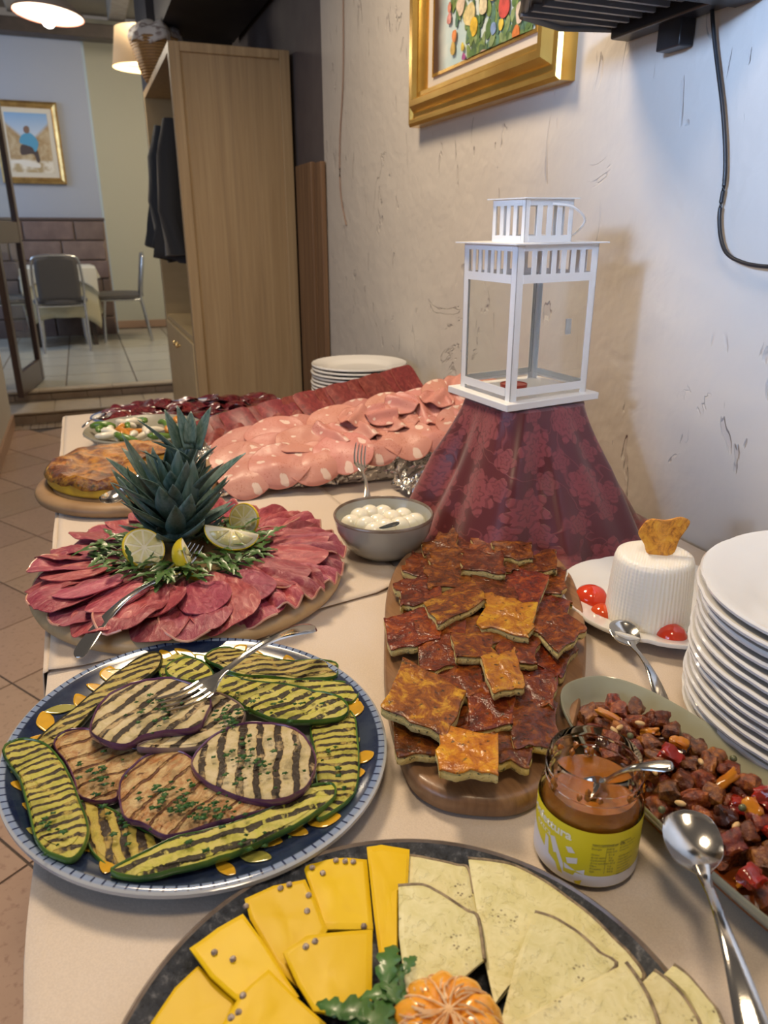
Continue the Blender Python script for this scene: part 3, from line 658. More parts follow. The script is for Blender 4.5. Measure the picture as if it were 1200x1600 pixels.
rt = mesh_obj('ricotta', MB().lathe([(0, 0), (.044, 0), (.0470, .003), (.0470, .012), (.0455, .05), (.0435, .078), (.0415, .0845), (.036, .087), (0, .0875)], 96), RIC, loc=(rc[0], rc[1], zr)); tag(rt, 'white ribbed basket-moulded ricotta cheese on the scalloped plate', 'cheese')
t = NT('orange_crisp'); c = t.ramp(t.noise(75, 5, .7, dist=1), [(.35, (.32, .10, .02)), (.5, (.72, .30, .03)), (.7, (.85, .45, .05))]); t.bump(t.noise(90, 5, .7), .8, .003); CR = t.fin(c, .4)
cp = smooth_poly([(-.012, -.006), (.012, -.006), (.020, .010), (.032, .024), (.033, .031), (.020, .036), (.004, .033), (-.012, .034), (-.022, .026), (-.026, .018), (-.018, .006)], 4)
o = mesh_obj('cheese_crisp', MB().slab(cp, .0035, lambda x, y: .003*math.sin(x*120), 5), CR, mat=Mloc(rc[0]+.001, rc[1]-.006, zr+.094, -.28, R(78))); tag(o, 'orange baked cheese crisp stuck upright in the ricotta', 'crisp')
t = NT('tomato_skin'); TOM = t.fin(t.vary((.62, .035, .012), .12, .012), .08, coat=.6, sss=.1)
for (px_, py_), r, l in (((925, 918), .0205, 'largest cherry tomato half on the left of the ricotta plate'), ((944, 940), .0150, 'orange-red small cherry tomato half beside the largest one'), ((1052, 977), .0165, 'cherry tomato half at the right front of the ricotta')):
    p = P(px_, py_, T+.028)
    mb = MB().lathe([(0, 0), (r*.9, 0), (r, r*.2), (r*.97, r*.5), (r*.75, r*.85), (r*.4, r*1.05), (0, r*1.12)], 32)
    rel = math.hypot(p.x-.598, p.y-.622); zz = T+.0012+(.006 if rel < .08 else .006+(rel-.078)*.36)
    tag(mesh_obj('cherry_tomato', mb, TOM, loc=(p.x, p.y, zz), rot=(R(3), R(-3), 0)), l, 'tomato', 'cherry tomato halves')
cutlery('spoon', 'serving_spoon', 'steel spoon resting on the front rim of the ricotta plate', P(968, 966, T+.030), P(1024, 1086, T+.004)+Vector((-.012, -.028, 0)), w=.85)
# ================================================================== VEGETABLE PLATTER
vc = Vector((.042, .552)); va, vb, vrot = .172, .157, math.atan2(.94, -.35)
t = NT('majolica_platter'); q = t.map((1/va, 1/vb, 0)); s = t.sep(q)
rad = t.math('SQRT', t.math('ADD', t.math('MULTIPLY', s[0], s[0]), t.math('MULTIPLY', s[1], s[1]))); ang = t.math('ARCTAN2', s[1], s[0])
tick = t.math('SINE', t.math('ADD', t.math('MULTIPLY', ang, 120), t.math('MULTIPLY', t.noise(30, 2), 3)))
rimc = t.mix(t.ramp(tick, [(.78, 0.), (.9, 1.)]), t.mix(t.noise(22, 3), (.13, .20, .38), (.32, .38, .48)), (.02, .03, .08))
navy = t.mix(t.ramp(t.noise(26, 5, .6), [(.4, 0.), (.62, 1.)]), (.010, .018, .055), (.035, .050, .085))
inner = t.mix(t.ramp(rad, [(.66, 0.), (.70, 1.)]), (.42, .46, .42), navy)
c = t.mix(t.ramp(rad, [(.955, 0.), (.96, 1.)]), inner, rimc)
c = t.mix(t.ramp(rad, [(.985, 0.), (.99, 1.)]), c, (.40, .42, .45))
MAJ = t.fin(c, .10, coat=.5)
def vz(r): # inner height by normalised radius
    return .009 if r < .66 else .009+(r-.66)/.30*.011 if r < .96 else .020
prof = [(0, .009), (.60, .009), (.66, .0095), (.80, .0142), (.93, .0195), (.955, .0215), (.985, .0225), (1.0, .021), (1.0, .018), (.97, .0155), (.80, .006), (.66, .001), (.60, 0), (.56, 0), (.55, .003), (0, .003)]
mb = MB().lathe(prof, 120, va, vb); VM = Mloc(vc.x, vc.y, T+.0012, vrot)
vp = mesh_obj('oval_platter', mb, MAJ, mat=VM); tag(vp, 'oval blue-rimmed majolica platter with yellow leaves holding grilled vegetables', 'platter')
YL = simple('yellow_glaze', (.66, .36, .02), .12, col2=(.50, .28, .02), nsc=60, coat=.4); YG = simple('olive_glaze', (.30, .27, .05), .15, coat=.4)
random.seed(2)
leafs = []
for i in range(44):
    a = 2*PI*i/44+random.uniform(-.03, .03); r0 = .83+.05*math.sin(i*1.7); Lf = random.uniform(.11, .19); wf = random.uniform(.04, .07); tw = random.choice([.9, 1.3, 1.9, 2.3])
    pts = [(-Lf, 0), (-Lf*.4, wf*.8), (Lf*.3, wf), (Lf, 0), (Lf*.3, -wf), (-Lf*.4, -wf*.7)]
    out = []
    for x, y in smooth_poly(pts, 4):
        X = x*math.cos(tw)-y*math.sin(tw); Y = x*math.sin(tw)+y*math.cos(tw); rr_ = min(.935, r0+Y*.6); aa = a+X*.9
        out.append((rr_*math.cos(aa)*va, rr_*math.sin(aa)*vb))
    mbl = MB().slab(out, .0005, lambda x, y: vz(math.hypot(x/va, y/vb))+.0013, 4)
    mesh_obj('painted_leaf', mbl, YL if i % 4 else YG, vp)
# materials for grilled slices
def grill(name, flesh, flesh2, char, period, width, dots=0, brown=0, noisef=85):
    t = NT(name); s = t.sep(t.co)
    warp = t.math('MULTIPLY', t.math('SUBTRACT', t.noise(30, 4, .65), .5), .016)
    wv = t.math('SINE', t.math('MULTIPLY', t.math('ADD', s[0], warp), 2*PI/period))
    th = t.ramp(t.math('ADD', t.math('MULTIPLY', wv, .5), .5), [(1-width, 0.), (1-width+.07, 1.)])
    th0 = th
    if dots: th = t.math('MULTIPLY', th, t.ramp(t.noise(110, 3, .6, t.map((.6, 1.2, 1))), [(.38, 0.), (.45, 1.)]))
    else: th = t.math('MULTIPLY', th, t.ramp(t.noise(75, 4, .6), [(.38, .05), (.47, 1.)]))
    base = t.mix(t.ramp(t.noise(noisef, 4, .6, dist=.5), [(.35, 0.), (.65, 1.)]), flesh, flesh2)
    if brown:
        base = t.mix(t.ramp(t.noise(70, 6, .75, t.map((1, .5, 1), rot=(0, 0, .9)), dist=1.8), [(.42, 0.), (.62, brown)]), base, (.33, .12, .03))
        base = t.mix(t.ramp(t.noise(150, 5, .75, t.map((1, .5, 1), rot=(0, 0, .9)), dist=1.2), [(.57, 0.), (.64, brown)]), base, (.10, .035, .012))
    halo = t.ramp(t.math('ADD', t.math('MULTIPLY', wv, .5), .5), [(1-width*1.7, 0.), (1-width, .45)])
    base = t.mix(halo, base, (.36, .19, .05)) if not dots else base
    base = t.mix(t.ramp(t.noise(45, 5, .7), [(.52, 0.), (.66, .75)]), base, tuple(q*.45 for q in flesh2))
    c = t.mix(t.math('MULTIPLY', th, .97), base, char)
    t.bump(t.math('ADD', t.math('MULTIPLY', t.noise(170, 5, .7), .8), t.math('MULTIPLY', th0, -1.1)), .9, .0022)
    return t.fin(c, t.math('MULTIPLY_ADD', t.noise(60, 3), .5, .10), coat=.10, spec=.25)
EG1 = grill('grilled_aubergine', (.60, .50, .31), (.46, .37, .17), (.012, .005, .004), .0150, .32)
EG2 = grill('browned_aubergine', (.60, .46, .24), (.46, .30, .12), (.10, .03, .015), .019, .08, 0, .95)
ZU1 = grill('grilled_courgette', (.50, .43, .10), (.44, .42, .06), (.012, .006, .006), .0088, .34, 0)
ZU2 = grill('dotted_courgette', (.56, .48, .14), (.46, .44, .05), (.012, .006, .005), .012, .42, 1)
ZU3 = grill('long_charred', (.50, .40, .13), (.42, .36, .08), (.012, .006, .005), .0095, .42, 0)
PUR = simple('aubergine_skin', (.055, .012, .06), .15, col2=(.16, .06, .13), nsc=25, coat=.5); GRS = simple('courgette_skin', (.020, .075, .018), .2, col2=(.10, .20, .03), nsc=22, coat=.4)
def c5(l): return [(x/1.935, 960+y/1.935) for x, y in l]
def flat_slice(name, pxs, z, th, m, ang, label, cat, group, skin=None, skin_idx=None, zf=None, k=4, tilt=(0, 0), sk_w=.0022):
    """slice whose outline was measured on the plane z; ang = local x axis direction (world)"""
    W = [P(x, y, z) for x, y in pxs]; cx = sum(p.x for p in W)/len(W); cy = sum(p.y for p in W)/len(W)
    ca, sa = math.cos(-ang), math.sin(-ang)
    loc = [((p.x-cx)*ca-(p.y-cy)*sa, (p.x-cx)*sa+(p.y-cy)*ca) for p in W]
    zz = lambda x, y: (zf(x, y) if zf else 0)+tilt[0]*x+tilt[1]*y
    sp = smooth_poly(loc, k) if k > 1 else loc
    o = mesh_obj(name, MB().slab(sp, th, zz, 7, .5), m, mat=Mloc(cx, cy, z, ang)); tag(o, label, cat, group)
    if skin:
        n = len(sp); idx = range(n+1) if skin_idx is None else range(skin_idx[0]*k, skin_idx[1]*k+1)
        pts = [(sp[i % n][0]*1.004, sp[i % n][1]*1.004, zz(*sp[i % n])) for i in idx]
        mesh_obj('skin' if cat != 'cheese' else 'rind', MB().tube(pts, sk_w, 7, th/2.0/sk_w*1.02), skin, o)
    return o
def dirang(a, b, z):   # world direction of a pixel vector
    p, q = P(*a, z), P(*b, z); return math.atan2(q.y-p.y, q.x-p.x)
Z0 = T+.0012+.0115
def uneven(seed, amp=.0030): return lambda x, y: amp*noise.noise(Vector((x*32, y*32, seed)))+amp*.35*noise.noise(Vector((x*110, y*110, seed)))
GV = 'grilled vegetable slices on the majolica platter'
V = [  # name, outline, level, thickness, material, stripe-normal pixel vector, label, skin
 ('courgette_slice', [(5, 490), (60, 485), (75, 540), (30, 545)], .003, .005, ZU2, (0, 1), 'small charred courgette end poking out at the far left rim', GRS, 4),
 ('courgette_slice', [(700, 185), (850, 200), (1000, 205), (1060, 215), (1085, 240), (1060, 270), (1000, 255), (850, 225), (740, 210)], .007, .005, ZU2, (0, 1), 'pale courgette slice between the top pair of green slices', GRS, 5),
 ('courgette_slice', [(620, 130), (680, 100), (740, 115), (850, 140), (1000, 145), (1020, 170), (1005, 195), (900, 195), (760, 190), (680, 170)], .008, .005, ZU3, (.3, 1), 'topmost courgette slice crossed by the fork handle', GRS, 6),
 ('courgette_slice', [(480, 150), (510, 110), (560, 130), (620, 150), (600, 170), (520, 190), (490, 190)], .004, .005, ZU2, (0, 1), 'green curled courgette end at the top of the platter', GRS, 7),
 ('courgette_slice', [(505, 160), (560, 135), (620, 150), (645, 185), (610, 205), (520, 195)], .009, .005, ZU2, (1, .4), 'short courgette piece just above the fork tines', GRS, 8),
 ('courgette_slice', [(945, 325), (1060, 300), (1080, 380), (1085, 450), (1080, 510), (1060, 560), (1000, 610), (960, 620), (975, 580), (1010, 540), (960, 515), (955, 430)], .008, .005, ZU1, (.1, 1), 'striped courgette slice standing along the right rim', GRS, 9),
 ('aubergine_slice', [(115, 380), (200, 310), (300, 230), (380, 160), (450, 120), (485, 122), (480, 160), (420, 210), (350, 240), (290, 290), (240, 340), (190, 370), (150, 412)], .008, .005, ZU3, (.65, .76), 'long charred slice along the upper left rim of the platter', simple('dark_skin', (.03, .03, .015), .2), 10),
 ('courgette_slice', [(245, 570), (330, 590), (400, 640), (480, 675), (500, 710), (430, 770), (350, 770), (280, 720), (262, 660)], .006, .005, grill('heavily_charred_courgette', (.50, .38, .09), (.44, .36, .05), (.022, .012, .012), .0115, .46), (1, -.35), 'heavily charred courgette slice at the bottom front of the platter', GRS, 11),
 ('courgette_slice', [(340, 775), (480, 705), (600, 665), (720, 635), (830, 590), (930, 530), (1000, 515), (1012, 550), (960, 600), (860, 655), (700, 725), (560, 770), (420, 795)], .013, .006, ZU2, (.35, 1), 'long spotted courgette slice along the lower right of the platter', GRS, 12),
 ('aubergine_slice', [(165, 400), (200, 360), (270, 350), (290, 380), (330, 400), (400, 410), (450, 425), (400, 480), (360, 530), (350, 555), (290, 565), (240, 548), (225, 500), (200, 450)], .009, .006, EG2, (.4, 1), 'browned aubergine slice left of centre on the platter', PUR, 13),
 ('aubergine_slice', [(365, 520), (400, 470), (440, 430), (520, 415), (580, 440), (600, 490), (680, 540), (760, 560), (820, 585), (700, 620), (600, 650), (500, 675), (440, 640), (375, 610)], .014, .006, EG2, (1, .5), 'most browned aubergine slice at the front centre', PUR, 14),
 ('aubergine_slice', [(420, 400), (500, 375), (590, 350), (640, 250), (700, 265), (740, 300), (720, 350), (690, 385), (620, 400), (500, 412), (440, 415)], .017, .006, EG1, (1, .6), 'aubergine slice with parsley half under the one the fork rests on', simple('pale_purple_skin', (.16, .09, .12), .25, col2=(.30, .22, .16), nsc=30), 15),
 ('aubergine_slice', [(585, 440), (640, 380), (720, 340), (800, 330), (880, 345), (930, 390), (955, 450), (930, 520), (870, 560), (780, 568), (700, 545), (630, 515), (590, 480)], .019, .007, EG1, (1, -.08), 'round aubergine slice with bold vertical grill marks at the right', PUR, 16),
 ('aubergine_slice', [(275, 345), (300, 290), (345, 240), (420, 210), (520, 203), (600, 225), (637, 265), (625, 300), (590, 345), (500, 360), (430, 370), (380, 395), (320, 390), (285, 370)], .024, .007, EG1, (1, .42), 'large striped aubergine slice under the fork tines', PUR, 17),
 ('courgette_slice', [(610, 205), (680, 185), (760, 205), (900, 225), (1000, 245), (1048, 275), (1045, 305), (1000, 320), (860, 325), (770, 300), (700, 255), (640, 235)], .014, .006, ZU2, (1, .9), 'long bright courgette slice below the fork neck with slanting marks', GRS, 18),
 ('courgette_slice', [(12, 420), (60, 382), (130, 395), (180, 440), (215, 500), (240, 570), (265, 640), (255, 700), (215, 740), (150, 725), (110, 680), (90, 600), (60, 500)], .013, .006, ZU1, (.25, 1), 'largest striped courgette slice hanging over the left rim', GRS, 19)]
for nm, pl_, lv, th, m_, dv, lb, sk, sd in V:
    px5 = c5(pl_); z = Z0+lv; c0 = (sum(a for a, b in px5)/len(px5), sum(b for a, b in px5)/len(px5))
    flat_slice(nm, px5, z, th, m_, dirang(c0, (c0[0]+dv[0]*20, c0[1]+dv[1]*20), z), lb, 'aubergine' if nm[0] == 'a' else 'courgette', GV, sk, None, uneven(sd), sk_w=.0012)
# chopped parsley, scattered: nobody could count it
PAR = simple('parsley_green', (.022, .085, .016), .45, col2=(.06, .16, .03), nsc=200)
random.seed(9); mb = MB()
def fleck(mb, x, y, z, r):
    a = random.uniform(0, 6.3); n = random.choice((4, 5, 6)); pts = []
    for i in range(n*2):
        q = r*(1 if i % 2 == 0 else random.uniform(.45, .75)); b_ = a+PI*i/n; pts.append((x+math.cos(b_)*q, y+math.sin(b_)*q*.7, z+random.uniform(0, .0012)))
    pts.append((x, y, z+.0016)); k = len(pts)-1
    mb.add(pts, [(i, (i+1) % k, k) for i in range(k)])
for (cx_, cy_, lv, n, sx_, sy_) in ((480, 290, .030, 26, 120, 60), (690, 320, .024, 34, 50, 50), (780, 450, .026, 44, 130, 80), (300, 490, .0155, 26, 80, 60), (520, 560, .0205, 60, 110, 75), (650, 590, .0205, 40, 90, 40), (160, 640, .020, 10, 50, 80), (370, 640, .0125, 12, 70, 60), (820, 265, .0205, 18, 150, 40), (1010, 440, .0135, 10, 40, 90), (700, 680, .020, 10, 150, 30)):
    for i in range(n):
        x, y = cx_+random.gauss(0, sx_*.5), cy_+random.gauss(0, sy_*.5); p = P(x/1.935, 960+y/1.935, Z0+lv)
        fleck(mb, p.x, p.y, p.z, random.uniform(.0012, .0038))
o = stuff(mesh_obj('chopped_parsley', mb, PAR, solid=.0004)); o['label'] = 'chopped green parsley scattered over the grilled vegetables'; o['category'] = 'parsley'
cutlery('fork', 'table_fork', 'steel fork lying across the grilled vegetables on the blue-rimmed platter', P(252, 1104, Z0+.034), P(492, 982, T+.052), up=(-.1, -.25, 1))
# ================================================================== CHEESE PLATE
kc, kr = (.107, .228), .168
t = NT('dark_stoneware'); c = t.ramp(t.noise(150, 5, .7), [(.35, (.010, .012, .018)), (.55, (.035, .04, .05)), (.72, (.16, .16, .17))]); t.bump(t.noise(60, 3), .2); DST = t.fin(c, .22, coat=.3)
RIMB = simple('brown_glaze_rim', (.15, .105, .075), .25, col2=(.28, .22, .17), nsc=30, coat=.3)
kp = mesh_obj('cheese_plate', MB().lathe([(0, .007), (.135, .007), (.150, .009), (.163, .016), (.1655, .0165), (.1665, .013), (.152, .003), (.12, 0), (.11, 0), (.11, .003), (0, .003)], 96), DST, loc=(*kc, T+.001)); tag(kp, 'round dark speckled stoneware plate with the fanned cheeses', 'plate')
mesh_obj('rim', MB().lathe([(.1635, .0160), (.1650, .0178), (.1668, .0165), (.1672, .013), (.1655, .012)], 96, closed=True), RIMB, kp)
t = NT('yellow_cheese'); c = t.mix(t.noise(10, 3), (.66, .42, .003), (.74, .49, .005)); c = t.mix(t.ramp(t.noise(22, 3), [(.62, 0.), (.75, .3)]), c, (.55, .30, .02)); t.bump(t.noise(35, 3), .12); YC = t.fin(t.vary(c, .05, .004), .42, spec=.25)
t = NT('white_cheese'); c = t.mix(t.ramp(t.noise(60, 5, .65, dist=1), [(.4, 0.), (.62, 1.)]), (.62, .56, .27), (.72, .66, .38)); sp = t.ramp(t.vor(230), [(.14, 1.), (.20, 0.)]); sp = t.math('MULTIPLY', sp, t.ramp(t.noise(30, 3), [(.58, 0.), (.66, 1.)]))
hole = t.ramp(t.noise(120, 4, .6, dist=1.5), [(.56, 0.), (.62, 1.)]); c = t.mix(t.math('MULTIPLY', sp, .8), c, (.10, .06, .03)); t.bump(t.math('MULTIPLY', hole, -1.), .45, .0018); WC = t.fin(t.vary(c, .04, .004), .45, spec=.3)
RIND = simple('peppered_rind', (.10, .065, .035), .6, col2=(.32, .24, .14), nsc=160, bump=.5, bsc=200)
def c3(l): return [(200+x/2.727, 1310+y/2.727) for x, y in l]
def c4(l): return [(600+x/2.143, 1310+y/2.143) for x, y in l]
PEP = simple('white_peppercorn', (.60, .50, .42), .5, col2=(.10, .06, .05), nsc=420)
GY, GW = 'yellow cheese slices on the dark plate', 'pale rinded cheese slices on the dark plate'
def dens(pl_, k=3):     # keep straight cut edges: just subdivide
    out = []
    for (a, b), (c_, d_) in zip(pl_, pl_[1:]+pl_[:1]):
        for q in range(k): out.append((a+(c_-a)*q/k, b+(d_-b)*q/k))
    return out
ZK = T+.001+.007
YS = [
 ([(735, 88), (880, 78), (1018, 92), (1045, 390), (835, 395), (775, 210)], .006, 'yellow cheese slice with three peppercorns near the top rim', [(785, 125), (830, 148), (886, 93), (925, 97), (960, 100), (1005, 375)]),
 ([(497, 262), (620, 205), (755, 178), (800, 270), (850, 395), (720, 640), (640, 560), (520, 350)], .010, 'yellow cheese slice second from the top left of the plate', [(687, 197), (650, 212), (770, 243), (763, 310), (502, 290)]),
 ([(262, 470), (380, 385), (490, 325), (600, 480), (730, 680), (600, 700), (460, 690), (350, 590)], .013, 'yellow cheese slice with a single large peppercorn at the left', [(368, 486), (447, 515)]),
 ([(300, 545), (380, 610), (470, 690), (420, 820), (380, 950), (20, 950), (100, 790), (200, 640)], .008, 'bottom left yellow cheese slice at the plate edge', []),
 ([(600, 560), (720, 680), (850, 800), (870, 950), (340, 950), (400, 800), (480, 670)], .018, 'yellow cheese slice lying in front of the lower left fan', [(490, 672), (472, 743), (440, 765)]),
 ([(660, 490), (760, 420), (1042, 390), (1038, 740), (900, 760), (790, 740), (720, 620)], .017, 'smaller inner yellow cheese slice nearest the rocket leaves', [(758, 462), (797, 440)]),
 ([(1017, 38), (1080, 28), (1200, 50), (1192, 210), (1150, 215), (1150, 590), (1085, 620), (1045, 300)], .011, 'tall narrow yellow cheese strip next to the pale cheese', [])]
for pl_, lv, lb, pc in YS:
    z = ZK+lv; o = flat_slice('cheese_slice', dens(c3(pl_)), z, .0036, YC, 0, lb, 'cheese', GY, None, None, uneven(lv*999, .0012), k=1)
    for x, y in pc:
        q = P(*c3([(x, y)])[0], z+.002)-o.location
        mesh_obj('peppercorn', MB().blob((q.x, q.y, .0022), (.0021, .0021, .0017), 2, .15, 3, x), PEP, o)
WS = [
 ([(80, 60), (140, 68), (200, 80), (245, 92), (282, 105), (300, 190), (315, 268), (250, 250), (160, 200), (78, 160)], .008, 'uppermost small pale cheese wedge beside the yellow strip', (0, 5)),
 ([(282, 70), (400, 85), (470, 108), (560, 160), (640, 220), (700, 270), (770, 340), (830, 400), (868, 475), (760, 520), (600, 400), (480, 400), (370, 560), (335, 400)], .010, 'largest pale cheese wedge, its rind following the plate rim', (0, 9)),
 ([(48, 160), (130, 160), (180, 185), (230, 215), (280, 248), (315, 272), (335, 410), (230, 500), (130, 555), (75, 520), (50, 330)], .014, 'pale cheese wedge with curved dark rind nearest the yellow slices', (0, 6)),
 ([(505, 250), (560, 268), (610, 295), (660, 330), (720, 385), (775, 435), (620, 545), (480, 640), (385, 640), (440, 420)], .017, 'pale cheese wedge overlapping the largest one in the middle', (0, 6)),
 ([(810, 420), (840, 460), (872, 510), (895, 560), (915, 621), (925, 720), (300, 720), (400, 640), (600, 530)], .021, 'pale cheese wedge lying in front at the lower right', (0, 5)),
 ([(905, 445), (950, 480), (1000, 530), (1030, 575), (1055, 621), (1080, 720), (935, 720), (915, 610), (860, 490)], .015, 'narrow pale cheese wedge second from the right edge', (0, 5)),
 ([(970, 425), (1010, 455), (1050, 500), (1090, 550), (1120, 590), (1160, 700), (1080, 700), (1040, 590), (1000, 520), (935, 460)], .012, 'rightmost pale cheese wedge resting on the plate rim', (0, 5))]
for pl_, lv, lb, ri in WS:
    q_ = c4(pl_); arc = [tuple(v) for v in spline([(*a, 0) for a in q_[ri[0]:ri[1]+1]], 4)]; arc = [(a[0], a[1]) for a in arc]; rest = dens([q_[ri[1]]]+q_[ri[1]+1:]+[q_[0]], 3)[:-3]
    full = arc+rest[1:]
    flat_slice('cheese_slice', full, ZK+lv, .0042, WC, 0, lb, 'cheese', GW, RIND, (0, len(arc)-1), uneven(lv*777, .0010), k=1, sk_w=.0016)
# half peeled mandarin
mo = P(*c4([(215, 630)])[0], ZK+.028); MR = .030
ORG = simple('mandarin_flesh', (.82, .30, .015), .22, col2=(.85, .42, .05), nsc=60, coat=.4, sss=.3); PITH = simple('mandarin_pith', (.80, .58, .34), .7, col2=(.78, .42, .16), nsc=90, bump=.4, bsc=160)
mn = empty('mandarin', 'peeled mandarin at the centre bottom of the cheese plate', 'mandarin', loc=(mo.x, mo.y, ZK+.020))
for i in range(10):
    a = 2*PI*i/10
    mesh_obj('segment', MB().blob((0, 0, 0), (MR*.57, MR*.40, MR*.66), 3, .08, 3, i), ORG, mn, mat=Matrix.Rotation(a, 4, 'Z') @ Matrix.Translation((MR*.50, 0, 0)))
    pts = [(math.cos(b)*MR*1.04*math.cos(a+PI/10), math.cos(b)*MR*1.04*math.sin(a+PI/10), .72*MR*math.sin(b)) for b in [j*PI/10-.6 for j in range(8)]]
    mesh_obj('pith_strand', MB().tube(pts, .0007, 5), PITH, mn)
for i in range(60):
    a = random.uniform(0, 6.28); b_ = random.uniform(.2, 1.1)
    pts = [(math.cos(b_+q*.12)*MR*1.05*math.cos(a+q*.09), math.cos(b_+q*.12)*MR*1.05*math.sin(a+q*.09), .78*MR*math.sin(b_+q*.12)) for q in range(4)]
    mesh_obj('pith_strand', MB().tube(pts, .0006, 4), PITH, mn)
# rocket leaves
ROC = simple('rocket_green', (.030, .105, .022), .38, col2=(.07, .17, .035), nsc=40, coat=.2, vary=.15)
def rocket(mb, base, d, L, curl=.3, wd=.22, lift=.25):
    """one rocket leaf: lobed blade along direction d from base"""
    base = Vector(base); d = Vector(d).normalized(); s_ = Vector((-d.y, d.x, 0)); n = 13; vs = []; fs = []
    for i in range(n):
        q = i/(n-1); c = base+d*L*q+s_*L*curl*q*q+Vector((0, 0, L*lift*math.sin(PI*q)*.6))
        wv = L*wd*(0.10+math.sin(PI*min(1, q*1.05))**.8*(.35+.65*q))*(1 if i % 3 else .55)
        if q > .95: wv = .001
        sd = (s_-d*2*curl*q*.6).normalized()
        vs += [c-sd*wv+Vector((0, 0, wv*.35)), c, c+sd*wv+Vector((0, 0, wv*.35))]
    for i in range(n-1):
        a = i*3; fs += [(a, a+1, a+4, a+3), (a+1, a+2, a+5, a+4)]
    return mb.add(vs, fs)
def c3p(x, y, z): return P(200+x/2.727, 1310+y/2.727, z)
rk = empty('rocket_sprig', 'sprig of green rocket beside the mandarin on the cheese plate', 'rocket', loc=(0, 0, 0))
for i, ((x0, y0), (x1, y1), cu) in enumerate((((1090, 700), (1100, 455), -.15), ((1180, 700), (1000, 640), .3), ((1000, 790), (790, 745), -.2), ((1200, 790), (900, 790), .25), ((1150, 620), (1170, 590), 0), ((1190, 760), (1040, 600), -.3), ((1100, 860), (1000, 740), .3), ((1240, 640), (1110, 780), .3), ((1020, 900), (1160, 690), .2), ((1180, 850), (1240, 640), -.3), ((1120, 800), (850, 720), .1), ((1180, 660), (1120, 560), -.2))):
    a = c3p(x0, y0, ZK+.026); b = c3p(x1, y1, ZK+.026); d = b-a
    mesh_obj('leaf', rocket(MB(), a, d, max(.02, d.length), cu, .26), ROC, rk, solid=.0003)
# ================================================================== FRITTATA BOARD
t = NT('walnut_board'); g = t.noise(4, 6, .6, t.map((28, 3.2, 8), rot=(0, 0, -R(60.6)+PI/2)), dist=1.0)
c = t.mix(t.ramp(g, [(.3, 0.), (.7, 1.)]), (.16, .078, .036), (.30, .16, .075)); c = t.mix(t.ramp(t.noise(7, 5, .6), [(.4, 0.), (.75, .7)]), c, (.36, .20, .10)); t.bump(g, .12)
WALN = t.fin(c, .38, coat=.15)
uv = [(-.272, .0), (-.266, .038), (-.235, .064), (-.14, .093), (-.03, .110), (.07, .121), (.15, .119), (.21, .102), (.255, .062), (.270, 0), (.262, -.045), (.235, -.078), (.17, -.105), (.06, -.113), (-.05, -.104), (-.14, -.088), (-.22, -.066), (-.262, -.035)]
bo = Vector((.368, .632)); U = Vector((.49, .871)); Vv = Vector((-.871, .49))
pl_ = smooth_poly([(bo.x+U.x*a+Vv.x*b, bo.y+U.y*a+Vv.y*b) for a, b in uv], 6)[::-1]
pl_ = [(x-bo.x, y-bo.y) for x, y in pl_]
sh_ = lambda k: [(x*k, y*k) for x, y in pl_]
mb = MB(); n = len(pl_); lev = [(.985, 0), (1.0, .004), (1.0, .015), (.99, .0185), (.975, .020), (.955, .0195), (.0, .0195)]
vs = []; fs = []
for k, z in lev: vs += [(x*k, y*k, z) for x, y in pl_]
for i in range(len(lev)-1): fs += [(i*n+j, (i+1)*n+j, (i+1)*n+(j+1) % n, i*n+(j+1) % n) for j in range(n)]
fs.append(tuple(range(n)))
wb_ = mesh_obj('serving_board', mb.add(vs, fs), WALN, loc=(bo.x, bo.y, T+.001)); tag(wb_, 'long oval dark wooden board with squares of herb frittata', 'board')
ZB = T+.001+.0195
def crust(name, a, b, c_):
    t = NT(name); n1 = t.noise(48, 6, .72, dist=.9)
    c = t.ramp(n1, [(.34, a), (.5, b), (.66, c_)]); c = t.mix(t.ramp(t.noise(170, 4, .6), [(.60, 0.), (.68, .85)]), c, (.025, .02, .010))
    t.bump(t.math('ADD', t.noise(95, 4, .6), t.math('MULTIPLY', t.noise(300, 2), .25)), .9, .0024); return t.fin(t.vary(c, .25, .012), .24, coat=.15, spec=.4)
CR1 = crust('browned_crust', (.040, .007, .003), (.13, .024, .005), (.30, .085, .010)); CR2 = crust('golden_crust', (.24, .06, .008), (.52, .20, .012), (.70, .40, .02))
t = NT('egg_inside'); c = t.mix(t.noise(50, 4), (.72, .52, .13), (.80, .68, .34)); c = t.mix(t.ramp(t.noise(190, 4, .65, t.map((1, 1, 1.3))), [(.58, 0.), (.63, 1.)]), c, (.06, .07, .03)); t.bump(t.noise(190, 5, .7), 1.0, .004); EGG = t.fin(c, .5)
